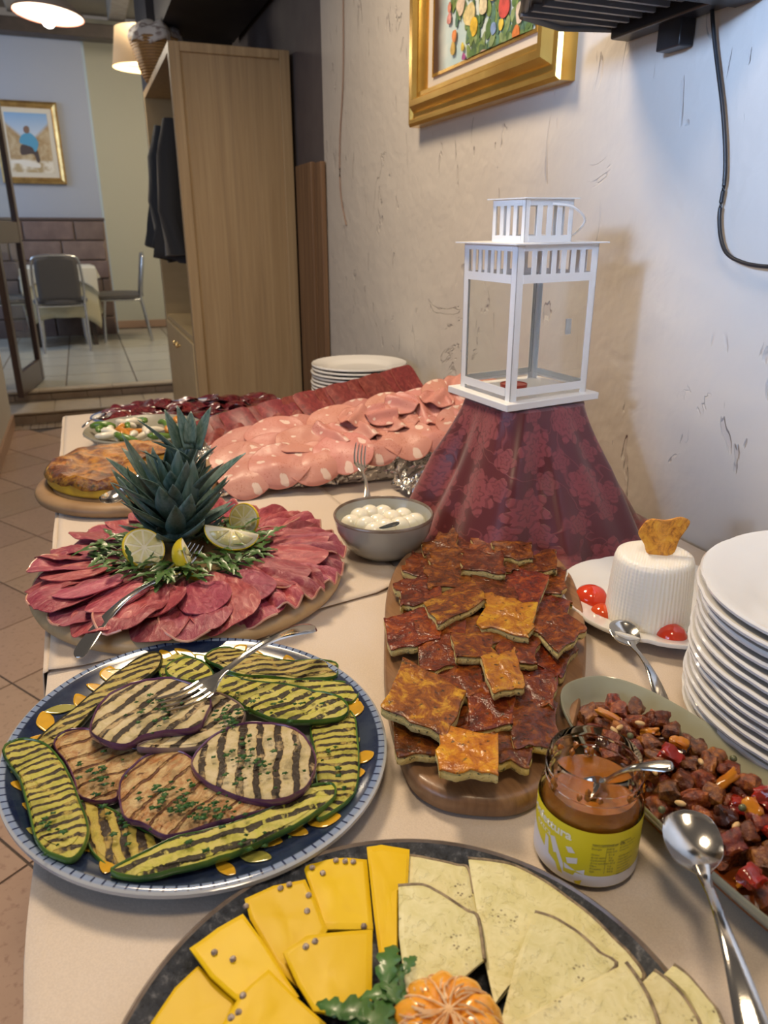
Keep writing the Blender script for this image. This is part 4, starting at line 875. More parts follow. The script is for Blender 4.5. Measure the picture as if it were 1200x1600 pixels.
FR = [(370, 115, 150, 90, -15, 0, 1), (500, 95, 130, 80, 0, 0, 0), (630, 115, 150, 90, 10, 0, 1), (740, 90, 170, 60, 5, 0, 0), (765, 135, 190, 70, 8, 0, 2), (300, 225, 190, 110, 14, 0, 0), (430, 180, 180, 80, -5, 0, 1), (425, 265, 240, 130, -12, 0, 1), (600, 200, 200, 95, 5, 0, 2), (735, 205, 90, 90, 0, 0, 1), (870, 205, 200, 95, 5, 0, 1),
 (250, 345, 200, 130, -8, 0, 1), (275, 435, 190, 90, 0, 0, 0), (645, 325, 230, 160, 5, 0, 1), (815, 340, 190, 170, 10, 0, 1), (940, 300, 180, 130, 15, 0, 0), (455, 415, 250, 130, -20, 2, 2), (740, 485, 250, 140, 25, 1, 2), (930, 435, 230, 150, 12, 0, 0), (990, 545, 220, 150, 42, 0, 2), (230, 550, 240, 150, -15, 0, 1), (375, 640, 220, 190, -5, 0, 1), (465, 505, 190, 120, -15, 0, 0),
 (600, 565, 220, 150, -15, 0, 1), (555, 645, 190, 120, -8, 2, 2), (710, 785, 160, 175, -10, 1, 3), (790, 655, 190, 150, -5, 0, 1), (950, 680, 210, 180, 30, 0, 0), (440, 745, 250, 120, 0, 0, 0), (290, 925, 320, 230, 14, 2, 2), (480, 840, 230, 150, -5, 0, 1), (880, 785, 220, 130, 5, 0, 0), (640, 970, 210, 200, -5, 0, 1), (860, 890, 240, 140, 5, 0, 1),
 (870, 1070, 220, 240, 0, 0, 1), (280, 1135, 270, 190, -8, 0, 0), (520, 1065, 220, 160, 5, 0, 0), (520, 1215, 270, 220, 12, 1, 2), (700, 1090, 200, 190, 0, 0, 0), (750, 1205, 190, 150, 5, 0, 1), (645, 860, 170, 120, 0, 0, 0)]
random.seed(21)
frl = []; JR = [random.uniform(-9, 9) for _ in FR]
for i, (cx, cy, w_, h_, an, ty, ly) in enumerate(FR):
    z = ZB+.0060+ly*.0075
    def q(dx, dy):
        a = R(an+JR[i]); return P(580+(cx+dx*math.cos(a)-dy*math.sin(a))/3.43, 820+(cy+dx*math.sin(a)+dy*math.cos(a))/3.43, z+.005)
    j = lambda: random.uniform(.86, 1.12)
    w_ *= 1.16; h_ *= 1.16; cor = [(-w_/2*j(), -h_/2*j()), (w_/2*j(), -h_/2*j()), (w_/2*j(), h_/2*j()), (-w_/2*j(), h_/2*j())]
    mid = []
    for (a, b), (c_, d_) in zip(cor, cor[1:]+cor[:1]):
        mid += [(a, b)]+[(a+(c_-a)*s+random.gauss(0, 8), b+(d_-b)*s+random.gauss(0, 8)) for s in (.06, .3, .5, .7, .94)]
    W = [q(*m_) for m_ in mid][::-1]; ctr = sum(W, Vector())/len(W)
    sp = smooth_poly([(p.x-ctr.x, p.y-ctr.y) for p in W], 2)
    o = empty('frittata_piece', '', 'frittata', 'frittata pieces on the long wooden board', loc=(ctr.x, ctr.y, z))
    tx, ty_ = random.uniform(-.12, .12), random.uniform(-.12, .06)   # near edge lifted
    zf = lambda x, y: tx*x+ty_*y*-1*-1+.0015*noise.noise(Vector((x*60, y*60, i)))
    mesh_obj('egg_filling', MB().slab(sp, .0090, lambda x, y: zf(x, y)+.0006*noise.noise(Vector((x*400, y*400, i))), 5, .15), EGG, o)
    top = [(x*1.005, y*1.005) for x, y in sp]
    mesh_obj('crust', MB().slab(top, .0022, lambda x, y: zf(x, y)+.0048+.0016*noise.noise(Vector((x*150, y*150, i))), 7, .3), CR2 if ty == 1 else CR1, o) if ty != 2 else mesh_obj('crust', MB().slab(top, .0022, lambda x, y: zf(x, y)+.0054+.001*noise.noise(Vector((x*150, y*150, i))), 7, .3), CRM if 'CRM' in globals() else globals().setdefault('CRM', crust('half_golden_crust', (.07, .016, .005), (.24, .065, .009), (.56, .29, .02))), o)
    frl.append((cy, cx, o, ty))
# labels: rows from the far end, left to right
rows = [[x for x in frl if a <= x[0] < b] for a, b in ((0, 160), (160, 300), (300, 400), (400, 500), (500, 600), (600, 720), (720, 880), (880, 1000), (1000, 1110), (1110, 1400))]
for ri, row in enumerate(rows):
    row.sort(key=lambda x: x[1])
    for ci, (a, b, o, ty) in enumerate(row):
        kind = ['browned frittata piece', 'golden yellow frittata piece', 'half golden frittata piece'][ty]
        rn = 'nearest' if ri == 9 else 'farthest' if ri == 0 else ordn(ri+1)+' farthest'
        o['label'] = f"{kind}, {'only one' if len(row) == 1 else ordn(ci+1)+' from left'}, {rn} row on the long board"
# ================================================================== JAR
jc = (.292, .340); jt = empty('jam_jar', 'open glass jar of amber compote with a yellow and white label', 'jar', loc=(*jc, T+.001))
t = NT('clear_glass'); GLS = t.fin((.985, .99, .985), .0, trans=1, ior=1.10, spec=1)
JH = .088
mesh_obj('glass', MB().lathe([(0, .0015), (.031, .0015), (.0355, .004), (.0368, .010), (.0368, .052), (.0355, .060), (.0325, .0665), (.0325, .070), (.0338, .0705), (.0338, .073), (.0325, .074), (.0325, .078), (.0336, .0785), (.0336, .0805), (.0322, .082), (.0318, JH), (.0308, JH+.001), (.0298, JH), (.0300, .068), (.0335, .058), (.0348, .050), (.0348, .010), (.033, .0045), (0, .004)], 72), GLS, jt)
t = NT('amber_compote'); c = t.mix(t.noise(40, 4, .6), (.26, .075, .006), (.42, .15, .012)); t.bump(t.noise(45, 5, .6), .6, .003); JAM = t.fin(c, .12, coat=.6, sss=.2, sssc=(.01, .004, .001))
mesh_obj('compote', MB().lathe([(0, .0045), (.032, .005), (.0344, .0105), (.0344, .050), (.0331, .058), (.0310, .0625), (.022, .0608), (.010, .0590), (0, .0585)], 48), JAM, jt)
mb = MB(); random.seed(4)
for i in range(16):
    a = random.uniform(0, 6.28); z = random.uniform(.066, .079); r = .0292
    mb.blob((math.cos(a)*r, math.sin(a)*r, z), (.0022, .0022, random.uniform(.002, .006)), 2, .5, 2, i)
stuff(mesh_obj('compote_smears', mb, JAM, jt))
t = NT('label_print'); s = t.sep(t.co); ang = t.math('ARCTAN2', s[1], s[0])
n_ = t.math('ADD', s[2], t.math('MULTIPLY', t.math('SINE', t.math('MULTIPLY_ADD', ang, 1.6, 1.2)), .004))
LBY = simple('label_yellow', (.70, .60, .02), .35); LBW = simple('label_white', (.72, .71, .76), .4); INK = simple('label_ink', (.10, .10, .06), .5); INKW = simple('label_lettering', (.80, .80, .72), .4)
RL = .03705
lab = mesh_obj('label', MB().lathe([(RL-.0001, .0045), (RL, .0050), (RL, .0515), (RL-.0001, .0518)], 96), LBY, jt)
def jpt(a, z, r=RL+.0001): return (math.cos(a)*r, math.sin(a)*r, z)
VA = math.atan2(-jc[1], -jc[0])      # direction from jar to the camera position
def wrap(name, polys, m, par=lab, r=RL+.00012):
    mb = MB()
    for pl in polys:
        # pl in (arc metres to the right as seen, z); subdivide convex quads into strips
        c = (sum(p[0] for p in pl)/len(pl), sum(p[1] for p in pl)/len(pl)); dn = []
        for (a, b), (c2, d2) in zip(pl, pl[1:]+pl[:1]):
            for q in range(5): dn.append((a+(c2-a)*q/5, b+(d2-b)*q/5))
        vs = []
        for k in (.5, 1): vs += [jpt(VA+(c[0]+(x-c[0])*k)/RL, c[1]+(z-c[1])*k, r) for x, z in dn]
        vs.append(jpt(VA+c[0]/RL, c[1], r)); n = len(dn)
        mb.add(vs, [(i, (i+1) % n, n+(i+1) % n, n+i) for i in range(n)]+[(2*n, (i+1) % n, i) for i in range(n)])
    return mesh_obj(name, mb, m, par, smooth=False)
# white band at the foot
mb = MB()
def bandtop(a): return .0145 if a > -.004 else .0115+.010*max(0, (-.012-a)/.02)
N = 90; vs = []
for i in range(N+1):
    a = -.060+.120*i/N; vs += [jpt(VA+a/RL, .0050, RL+.00010), jpt(VA+a/RL, bandtop(a), RL+.00010)]
mesh_obj('white_band', mb.add(vs, [(2*i, 2*i+2, 2*i+3, 2*i+1) for i in range(N)]), LBW, lab)
wrap('white_shard', [[(-.0255, .034), (-.0215, .036), (-.0130, .018), (-.0120, .009), (-.0180, .014)], [(-.0300, .032), (-.027, .031), (-.0255, .018), (-.030, .02)]], LBW)
wrap('white_diamond', [[(-.0125, .0335), (-.0085, .0350), (-.0055, .0310), (-.0100, .0295)], [(-.0115, .0245), (-.0035, .0275), (-.0035, .0225), (-.0100, .0200)], [(-.0125, .0195), (-.0040, .0160), (-.0115, .0150)], [(.0020, .0190), (-.0040, .0160), (.0020, .0145)], [(-.0100, .0100), (-.0035, .0120), (.0010, .0095), (-.0045, .0070)]], LBW)
wrap('yellow_shard', [[(-.0220, .022), (-.019, .0235), (-.0125, .009), (-.0165, .0095)], [(-.0045, .0070), (.0010, .0095), (.0, .0053), (-.003, .0053)]], LBY, r=RL+.0002)
# lettering, wrapped round the jar
def text_poly(txt, size, x0, z0, m, name, r=RL+.00022, bold=.0):
    cu = bpy.data.curves.new('t', 'FONT'); cu.body = txt; cu.size = size; cu.offset = bold; cu.resolution_u = 2
    ob = bpy.data.objects.new('t', cu); COL.objects.link(ob); dg = bpy.context.evaluated_depsgraph_get(); dg.update()
    me = bpy.data.meshes.new_from_object(ob.evaluated_get(dg)); bpy.data.objects.remove(ob); bpy.data.curves.remove(cu)
    for v in me.vertices:
        x, z = x0+v.co.x, z0+v.co.y; v.co = jpt(VA+x/RL, z, r)
    me.materials.clear(); me.materials.append(m); return mesh_obj(name, me, None, lab)
text_poly('Confettura', .0105, -.0560, .0405, INKW, 'brand_lettering', bold=.0003); text_poly('extra', .0080, -.0420, .0335, INKW, 'second_lettering')
text_poly('Valori nutrizionali per 100g', .0021, .0050, .0415, INK, 'table_heading', bold=.00005)
rowsT = ['Energia      948 kJ', '                 226 kcal', 'Grassi          0,1 g', 'di cui saturi   0 g', 'Carboidrati   53 g', 'di cui zuccheri 52 g', 'Fibre            1 g', 'Proteine       0,6 g', 'Sale              0,0 g']
for i, rw in enumerate(rowsT): text_poly(rw, .0022, .0050, .0380-i*.0025, INK, 'nutrition_row')
for i, rw in enumerate(['Ingredienti:', 'frutta, zucchero', 'di canna, succo', 'di limone.', '', 'Conservare in', 'frigorifero', 'dopo l\'apertura', 'e consumare', 'entro breve.', 'Da consumarsi', 'entro: vedi tappo']):
    if rw: text_poly(rw, .0021, .0245, .0430-i*.0026, INK, 'small_print')
wrap('table_rule', [[(.0048, .0408), (.0225, .0408), (.0225, .0406), (.0048, .0406)], [(.0150, .0395), (.0152, .0395), (.0152, .0170), (.0150, .0170)]], INK)
cutlery('spoon', 'small_spoon', 'teaspoon standing in the compote jar, handle pointing right', (jc[0]-.012, jc[1]+.004, T+.060), PX(1050, 1198, .345)*0+P(1052, 1197, T+.107), up=(0, -.3, 1), w=.55, bowl_m=STEEL)
# ================================================================== CAPONATA DISH
GRN = simple('sage_glaze', (.33, .335, .245), .13, col2=(.38, .38, .28), nsc=5, coat=.4)
dc = (.397, .318); da, db = .172, .061; dr_ = R(-88)
def sup(a, e=.75):
    c_, s_ = math.cos(a), math.sin(a); return (math.copysign(abs(c_)**e, c_), math.copysign(abs(s_)**e, s_))
def dish_mb(a, b, prof, e=.78, n=96):
    mb = MB(); vs = []; m = len(prof)
    for k, z in prof:
        for j in range(n):
            x, y = sup(2*PI*j/n, e); vs.append((x*(a-b*(1-k)) if k > 0 else 0, y*b*k, z))
    fs = [(i*n+j, i*n+(j+1) % n, (i+1)*n+(j+1) % n, (i+1)*n+j) for i in range(m-1) for j in range(n)]
    return mb.add(vs, fs)
prof = [(.0, .006), (.50, .006), (.66, .009), (.84, .019), (.97, .0325), (1.0, .034), (1.01, .032), (.90, .020), (.72, .005), (.60, 0), (.52, 0), (.50, .003), (0, .003)]
dd = mesh_obj('oval_dish', dish_mb(da, db, prof), GRN, mat=Mloc(dc[0], dc[1], T+.001, dr_)); tag(dd, 'long sage green oval dish of caponata at the right', 'dish')
t = NT('aubergine_stew'); c = t.ramp(t.noise(110, 5, .65), [(.34, (.045, .009, .005)), (.5, (.19, .040, .009)), (.66, (.38, .12, .02))]); t.bump(t.noise(200, 5, .7), .8, .0028); AUB = t.fin(t.vary(c, .35, .02), .18, coat=.45)
AUB2 = simple('dark_skin_cube', (.035, .012, .014), .15, col2=(.10, .035, .02), nsc=80, coat=.6, bump=.3, bsc=120, vary=.3)
REDP = simple('stewed_tomato', (.34, .012, .005), .12, col2=(.20, .02, .008), nsc=90, coat=.5, bump=.3, bsc=160); YEP = simple('stewed_pepper', (.52, .20, .008), .12, col2=(.42, .11, .008), nsc=60, coat=.6)
NUT = simple('pine_nut', (.66, .44, .20), .4); CAP = simple('caper', (.10, .11, .045), .3, coat=.4)
sm = mesh_obj('caponata_sauce', dish_mb(da-.010, db-.010, [(0, .0165), (.5, .017), (.85, .0155), (.95, .0140), (.97, .011), (.9, .009), (0, .009)]), simple('red_oil_sauce', (.16, .035, .006), .07, coat=.7), mat=Mloc(dc[0], dc[1], T+.001, dr_)); tag(sm, 'reddish oily sauce pooled in the sage green dish', 'sauce')
random.seed(33)
def chunkmesh(name, kind, m, r, seed):
    mb = MB().blob((0, 0, 0), r, 3 if kind != 'nut' else 2, .0, 1, seed)
    if kind == 'cube':
        vs = []
        for v in mb.v:
            x, y, z = (v[i]/r[i] for i in range(3)); k = max(abs(x), abs(y), abs(z)); q = 1/(k**.88)*.88
            d = 1+.42*noise.noise(Vector((x*1.3, y*1.3, z*1.3+seed*7)))+.12*noise.noise(Vector((x*4, y*4, z*4+seed*7)))
            vs.append((x*q*d*r[0]*.86, y*q*d*r[1]*.86, z*q*d*r[2]*.86))
        mb.v = vs
    return mb.mesh(name, m, 40 if kind == 'cube' else True)
cubes = [chunkmesh('aubergine_chunk', 'cube', AUB, (random.uniform(.009, .012), random.uniform(.008, .010), random.uniform(.007, .009)), s) for s in range(8)]
darks = [chunkmesh('dark_chunk', 'cube', AUB2, (.011, .009, .007), s+20) for s in range(3)]
reds = [chunkmesh('tomato_chunk', 'cube', REDP, (.012, .009, .006), 41), chunkmesh('tomato_chunk', 'cube', REDP, (.009, .011, .007), 43)]; yels = [chunkmesh('pepper_strip', 'cube', YEP, (.015, .005, .0032), 3), chunkmesh('pepper_strip', 'cube', YEP, (.009, .007, .004), 5)]
nuts = [chunkmesh('pine_nut', 'nut', NUT, (.0045, .0021, .0021), 1)]; caps = [chunkmesh('caper', 'nut', CAP, (.0030, .0027, .0027), 1)]
GC = 'chunks of caponata in the sage green dish'
def put(ms, nm, cat, lb, x, y, z):
    o = mesh_obj(nm, random.choice(ms), None, loc=(x, y, z), rot=(random.uniform(-.5, .5), random.uniform(-.5, .5), random.uniform(0, 6.3))); tag(o, lb, cat, GC if cat != 'x' else None)
pts_used = []
for layer, (n_, lim, zz) in enumerate(((260, .0135, .022), (150, .0150, .034))):
    got = []
    for _ in range(n_*14):
        u_, v_ = random.uniform(-1, 1), random.uniform(-1, 1)
        if abs(u_)**2.4+abs(v_)**2.4 > (1 if layer == 0 else .62): continue
        x, y = u_*(da-.020), v_*(db-.021)
        if layer == 0 and u_ < -.93: continue
        if any((x-a)**2+(y-b)**2 < lim**2 for a, b in got): continue
        got.append((x, y))
    for x, y in got:
        X = dc[0]+x*math.cos(dr_)-y*math.sin(dr_); Y = dc[1]+x*math.sin(dr_)+y*math.cos(dr_)
        r_ = random.random(); zt = T+zz+random.uniform(-.0015, .002)
        if r_ < .74: put(cubes, 'aubergine_chunk', 'aubergine', 'reddish brown glazed aubergine chunk among the caponata', X, Y, zt)
        elif r_ < .87: put(darks, 'dark_aubergine_chunk', 'aubergine', 'dark skinned aubergine chunk among the caponata', X, Y, zt)
        elif r_ < .93: put(reds, 'tomato_chunk', 'tomato', 'shiny red tomato piece among the caponata', X, Y, zt+.001)
        else: put(yels, 'pepper_piece', 'pepper', 'yellow-orange pepper piece among the caponata', X, Y, zt+.002)
for (x, y) in ((960, 1142), (968, 1137), (1023, 1205), (1095, 1190), (1063, 1255), (1150, 1290), (1000, 1130)):
    p = P(x, y, T+.043); put(nuts, 'pine_nut', 'pine nut', 'small pale pine nut lying on the caponata', p.x, p.y, p.z)
for (x, y) in ((1146, 1185), (1034, 1265), (985, 1150), (1160, 1262)):
    p = P(x, y, T+.043); put(caps, 'caper', 'caper', 'round greenish caper on top of the caponata', p.x, p.y, p.z)
for nm, ms, cat, (x, y), lb in (('pepper_piece', yels, 'pepper', (1062, 1160), 'brightest yellow pepper strip curled near the far end of the caponata'), ('tomato_chunk', reds, 'tomato', (1050, 1180), 'bright red tomato just below the yellow pepper strip'), ('tomato_chunk', reds, 'tomato', (1195, 1240), 'red tomato at the right edge of the photo in the caponata'), ('tomato_chunk', reds, 'tomato', (1175, 1370), 'large red tomato near the big spoon at the lower right'), ('pepper_piece', yels[1:], 'pepper', (1175, 1262), 'round ochre pepper piece at the right of the caponata')):
    p = P(x, y, T+.042); put(ms, nm, cat, lb, p.x, p.y, p.z)
for kind_ in ('pine_nut', 'caper'):
    ks_ = sorted([o for o in COL.objects if o.name.split('.')[0] == kind_], key=lambda o: proj(o.location)[0])
    for i, o in enumerate(ks_): o['label'] = o['label']+', '+ordn(i+1)+' from the left'
cutlery('spoon', 'large_spoon', 'large steel serving spoon lying on the caponata, handle towards the viewer', P(1068, 1262, T+.056), P(1196, 1680, T+.040), up=(-.15, .15, 1), w=1.0)

# labels of the caponata chunks: by rows from the far end
ch_ = [o for o in COL.objects if o.get('group') == GC and 'among the' in o.get('label', '')]
ch_.sort(key=lambda o: proj(o.location)[1]); rw_ = [ch_[i:i+11] for i in range(0, len(ch_), 11)]
for ri, row in enumerate(rw_):
    row.sort(key=lambda o: proj(o.location)[0])
    for ci, o in enumerate(row): o['label'] = o['label'].replace(' among the caponata', '')+f', {ordn(ci+1)} from left, {ordn(ri+1)} caponata row from far end'
# ================================================================== MOZZARELLA BOWL
GRB = simple('grey_green_glaze', (.34, .345, .31), .16, col2=(.40, .40, .36), nsc=6, coat=.4)
bc_ = (.351, .902)
bw = mesh_obj('bowl', MB().lathe([(0, .006), (.030, .006), (.048, .014), (.060, .032), (.0665, .056), (.0685, .0585), (.0705, .056), (.066, .036), (.055, .014), (.043, .003), (.036, 0), (.034, 0), (.033, .003), (0, .003)], 72), GRB, loc=(*bc_, TC)); tag(bw, 'grey-green stoneware bowl full of mozzarella balls', 'bowl')
mesh_obj('brown_rim', MB().lathe([(.0668, .0575), (.0687, .0598), (.0708, .0573), (.0705, .0555), (.0668, .0560)], 72, closed=True), RIMB, bw)
t = NT('mozzarella_white'); MOZ = t.fin((.86, .82, .68), .22, sss=.3, sssc=(.01, .008, .005), coat=.4)
balls = []; random.seed(12)
for (x, y) in ((547, 818), (562, 808), (577, 803), (598, 798), (631, 804), (612, 810), (640, 818), (572, 822), (590, 818), (625, 822), (655, 815), (603, 826), (585, 829)):
    p = P(x, y, TC+.041); d = Vector((p.x-bc_[0], p.y-bc_[1])); 
    if d.length > .046: d *= .046/d.length
    r = .0150; o = mesh_obj('mozzarella_ball', MB().blob((0, 0, 0), (r, r*.97, r*.92), 3, .04, 1, x), MOZ, loc=(bc_[0]+d.x, bc_[1]+d.y, TC+.0385+.004*random.random())); balls.append(o)
for x, y in ((0, 0), (.024, .01), (-.02, .015), (.004, -.026), (.0, .03), (-.026, -.012), (.028, -.014)):
    balls.append(mesh_obj('mozzarella_ball', balls[0].data, None, loc=(bc_[0]+x, bc_[1]+y, TC+.0215)))
up_ = sorted(balls[:13], key=lambda o: proj(o.location)[0])
for i, o in enumerate(up_): tag(o, 'white mozzarella ball, '+ordn(i+1)+' from the left on top in the grey bowl', 'mozzarella', 'mozzarella balls in the grey bowl')
for o in balls[13:]: tag(o, 'white mozzarella ball buried in the lower layer of the bowl', 'mozzarella', 'mozzarella balls in the grey bowl')
lq = mesh_obj('brine', MB().lathe([(0, .030), (.0575, .030), (.054, .022), (0, .022)], 48), simple('milky_brine', (.50, .50, .42), .05, coat=.5), loc=(*bc_, TC)); tag(lq, 'milky brine around the mozzarella balls', 'liquid')
bl = mesh_obj('olive_leaf', MB().slab(smooth_poly([(-.014, 0), (-.004, .006), (.010, .007), (.014, .002), (.010, -.006), (-.004, -.005)], 3), .002, lambda x, y: .004*math.sin(x*90)), simple('dark_leaf', (.03, .04, .045), .3), mat=Mloc(*(P(608, 822, TC+.055)[:2]), TC+.0555, -.5)); tag(bl, 'small dark leaf lying on the mozzarella balls', 'leaf')
cutlery('fork', 'table_fork', 'upright steel fork leaning against the mortadella behind the bowl', (.398, 1.130, .868), (.352, .985, TC+.003), up=(.2, -.9, .5))
# ================================================================== DRAPED BOX AND LANTERN
bxx = empty('box', 'low box hidden under the burgundy damask cloth', 'box', loc=(.584, .925, T), rot=(0, 0, R(6.5)))
mesh_obj('box_body', MB().box(-.062, .062, -.058, .058, .001, .196), simple('cardboard', (.35, .24, .14), .8), bxx, smooth=False)
t = NT('burgundy_damask')
uvs = t.map((1, 1, .8)); q = t.new('ShaderNodeUVMap').outputs[0]
def rose(sc, loc, petals, seed):
    vv = t.map((sc, sc, 1), loc=loc, co=q)
    o = t.new('ShaderNodeTexVoronoi', feature='F1', voronoi_dimensions='2D'); t.put(o.inputs['Vector'], vv); o.inputs['Scale'].default_value = 1; o.inputs['Randomness'].default_value = .55
    sub = t.new('ShaderNodeVectorMath', operation='SUBTRACT'); t.put(sub.inputs[0], vv); t.put(sub.inputs[1], o.outputs['Position'])
    s = t.sep(sub.outputs[0]); ang = t.math('ARCTAN2', s[1], s[0]); r = t.math('SQRT', t.math('ADD', t.math('MULTIPLY', s[0], s[0]), t.math('MULTIPLY', s[1], s[1])))
    nz = t.noise(9, 3, .5, vv)
    pet = t.math('MULTIPLY', t.math('ABSOLUTE', t.math('SINE', t.math('MULTIPLY_ADD', ang, petals/2, seed))), .14)
    edge = t.math('SUBTRACT', t.math('ADD', pet, t.math('MULTIPLY_ADD', nz, .12, .17)), r)
    m = t.ramp(edge, [(.0, 0.), (.015, 1.)])
    rings = t.math('SINE', t.math('ADD', t.math('MULTIPLY', r, 46), t.math('ADD', t.math('MULTIPLY', t.math('SINE', t.math('MULTIPLY', ang, petals)), 1.6), t.math('MULTIPLY', nz, 5))))
    return m, t.math('MULTIPLY', m, t.ramp(rings, [(.35, 0.), (.6, 1.)])), edge
m1, r1, e1 = rose(9.5, (0.2, .1, 0), 7, .5); m2, r2, e2 = rose(17, (3.3, 1.7, 0), 5, 1.2)
vine = t.math('ABSOLUTE', t.math('SUBTRACT', t.noise(11, 2, .5, q, dist=1.2), .5)); vine = t.ramp(vine, [(0., 1.), (.02, 0.)])
pat = t.math('MAXIMUM', t.math('SUBTRACT', m1, t.math('MULTIPLY', r1, .55)), t.math('MULTIPLY', t.math('SUBTRACT', m2, t.math('MULTIPLY', r2, .5)), .8)); pat = t.math('MAXIMUM', pat, t.math('MULTIPLY', vine, .7))
c = t.mix(pat, (.10, .007, .014), (.24, .040, .050)); t.bump(t.math('ADD', pat, t.math('MULTIPLY', t.noise(260, 2, .5, q), .15)), .25, .0012)
DAM = t.fin(c, t.math('MULTIPLY_ADD', pat, .12, .36), spec=.55, sheen=.35)
ccx, ccy = .584, .928
bot = [(185, .160), (205, .165), (225, .175), (250, .185), (262, .190), (280, .17), (300, .175), (325, .190), (340, .20), (360, .20), (380, .20), (400, .205), (425, .20), (450, .18), (480, .17), (510, .165), (530, .16), (545, .160)]
def botr(a):
    d = math.degrees(a) % 360; d = d+360 if d < 185 else d
    for (a0, r0), (a1, r1_) in zip(bot, bot[1:]):
        if a0 <= d <= a1: return r0+(r1_-r0)*(d-a0)/(a1-a0)
    return .16
zt_ = T+.203
NU, NV = 150, 46; uvl = []
def fc(u, v):
    a = u*2*PI; ca, sa = math.cos(a-R(6.5)), math.sin(a-R(6.5)); k = max(abs(ca)/.070, abs(sa)/.066); rtop = 1/k
    rtop = min(rtop, .082)
    if v < .22: q = v/.22; return (ccx+math.cos(a)*rtop*q, ccy+math.sin(a)*rtop*q, zt_-.0005*q)
    q = (v-.22)/.78; rb = botr(a); fo = math.sin(a*5+.9)+.6*math.sin(a*9+2.1+q*1.5)+.35*math.sin(a*14+.4)
    s_ = q**.62; rr_ = rtop+.004+(rb-rtop)*(.48*math.sin(q*PI*.5)+.52*q**1.7)+fo*.0075*min(1, q*2.5)*(1+.6*q)
    z = zt_-.003-(zt_-.003-(T+.003))*min(1, q*1.045)**.94
    if q > .955: rr_ += (q-.955)*.35
    z += .004*max(0, math.sin(a*7+1))*q*(q > .9)
    x = ccx+math.cos(a)*rr_; y = ccy+math.sin(a)*rr_
    if x > WX-.010: x = WX-.010-.004*math.sin(z*40)
    return (x, y, max(z, T+.002))
mb = MB().grid(NU, NV, fc, wrap=True)
me = mb.mesh('damask', DAM); uvm = me.uv_layers.new(name='UVMap')
for p in me.polygons:
    for li in p.loop_indices:
        vi = me.loops[li].vertex_index; i, j = vi % NU, vi//NU
        if i == 0 and any(me.loops[l2].vertex_index % NU == NU-1 for l2 in p.loop_indices): i = NU
        uvm.data[li].uv = (i/NU*.92, max(j/NV-.0, 0)*.36)
dm = mesh_obj('damask_cloth', me, None, solid=.0016); tag(dm, 'burgundy floral damask cloth draped over the box under the lantern', 'cloth')
me.materials.clear(); me.materials.append(DAM)
0 and mesh_obj('cloth_tail', MB().grid(12, 8, lambda u, v: (.735+.05*u-.02*v, .86-.04*u+.07*v, T+.085-.03*u*u-.075*v+.008*math.sin(u*6))), DAM, dm, solid=.0015)
LNW = simple('white_lacquer', (.80, .80, .80), .35, spec=.4)
LZ = .9755
ln = empty('lantern', 'white metal candle lantern with slatted top on the burgundy cloth', 'lantern', loc=(.584, .936, LZ), rot=(R(.6), R(-.8), R(6.5)))
bxw, bxd = .082, .074   # half sizes of the base
mesh_obj('base', MB().box(-bxw, bxw, -bxd, bxd, 0, .010), LNW, ln, smooth=40, bevel=.001)
hx_, hy_ = .068, .061; H1 = .165; H2 = .213
for sx in (-1, 1):
    for sy in (-1, 1):
        mesh_obj('corner_post', MB().box(sx*hx_-(.011 if sx > 0 else 0), sx*hx_+(.011 if sx < 0 else 0), sy*hy_-(.0012 if sy > 0 else 0), sy*hy_+(.0012 if sy < 0 else 0), .010, H2).box(sx*hx_-(.0012 if sx > 0 else 0), sx*hx_+(.0012 if sx < 0 else 0), sy*hy_-(.011 if sy > 0 else 0), sy*hy_+(.011 if sy < 0 else 0), .010, H2), LNW, ln, smooth=False)
def side(M, hw, nsl):
    mesh_obj('lower_rail', MB().box(-hw+.011, hw-.011, -.0006, .0006, .016, .027), LNW, ln, smooth=False, mat=M)
    mesh_obj('middle_rail', MB().box(-hw+.011, hw-.011, -.0006, .0006, H1, H1+.011), LNW, ln, smooth=False, mat=M)
    mesh_obj('top_rail', MB().box(-hw+.011, hw-.011, -.0006, .0006, H2-.008, H2), LNW, ln, smooth=False, mat=M)
    w_ = 2*(hw-.011); pit = w_/nsl
    for k in range(1, nsl): x = -hw+.011+pit*k; mesh_obj('slat', MB().box(x-pit*.24, x+pit*.24, -.0006, .0006, H1+.011, H2-.008), LNW, ln, smooth=False, mat=M)
    mesh_obj('pane', MB().box(-hw+.006, hw-.006, .0016, .0030, .020, H1+.004), LGL, ln, smooth=False, mat=M)
t = NT('lantern_glass'); LGL = t.fin((.97, .985, .98), .0, trans=1, ior=1.2)
side(Matrix.Translation((0, -hy_, 0)), hx_, 7); side(Matrix.Translation((0, hy_, 0)) @ Matrix.Rotation(PI, 4, 'Z'), hx_, 7)
side(Matrix.Translation((-hx_, 0, 0)) @ Matrix.Rotation(-PI/2, 4, 'Z'), hy_, 7); side(Matrix.Translation((hx_, 0, 0)) @ Matrix.Rotation(PI/2, 4, 'Z'), hy_, 7)
mesh_obj('roof_plate', MB().box(-bxw+.004, bxw-.004, -bxd+.004, bxd-.004, H2, H2+.0016), LNW, ln, smooth=False)
cx_, cy_ = .040, .036; H3 = .268
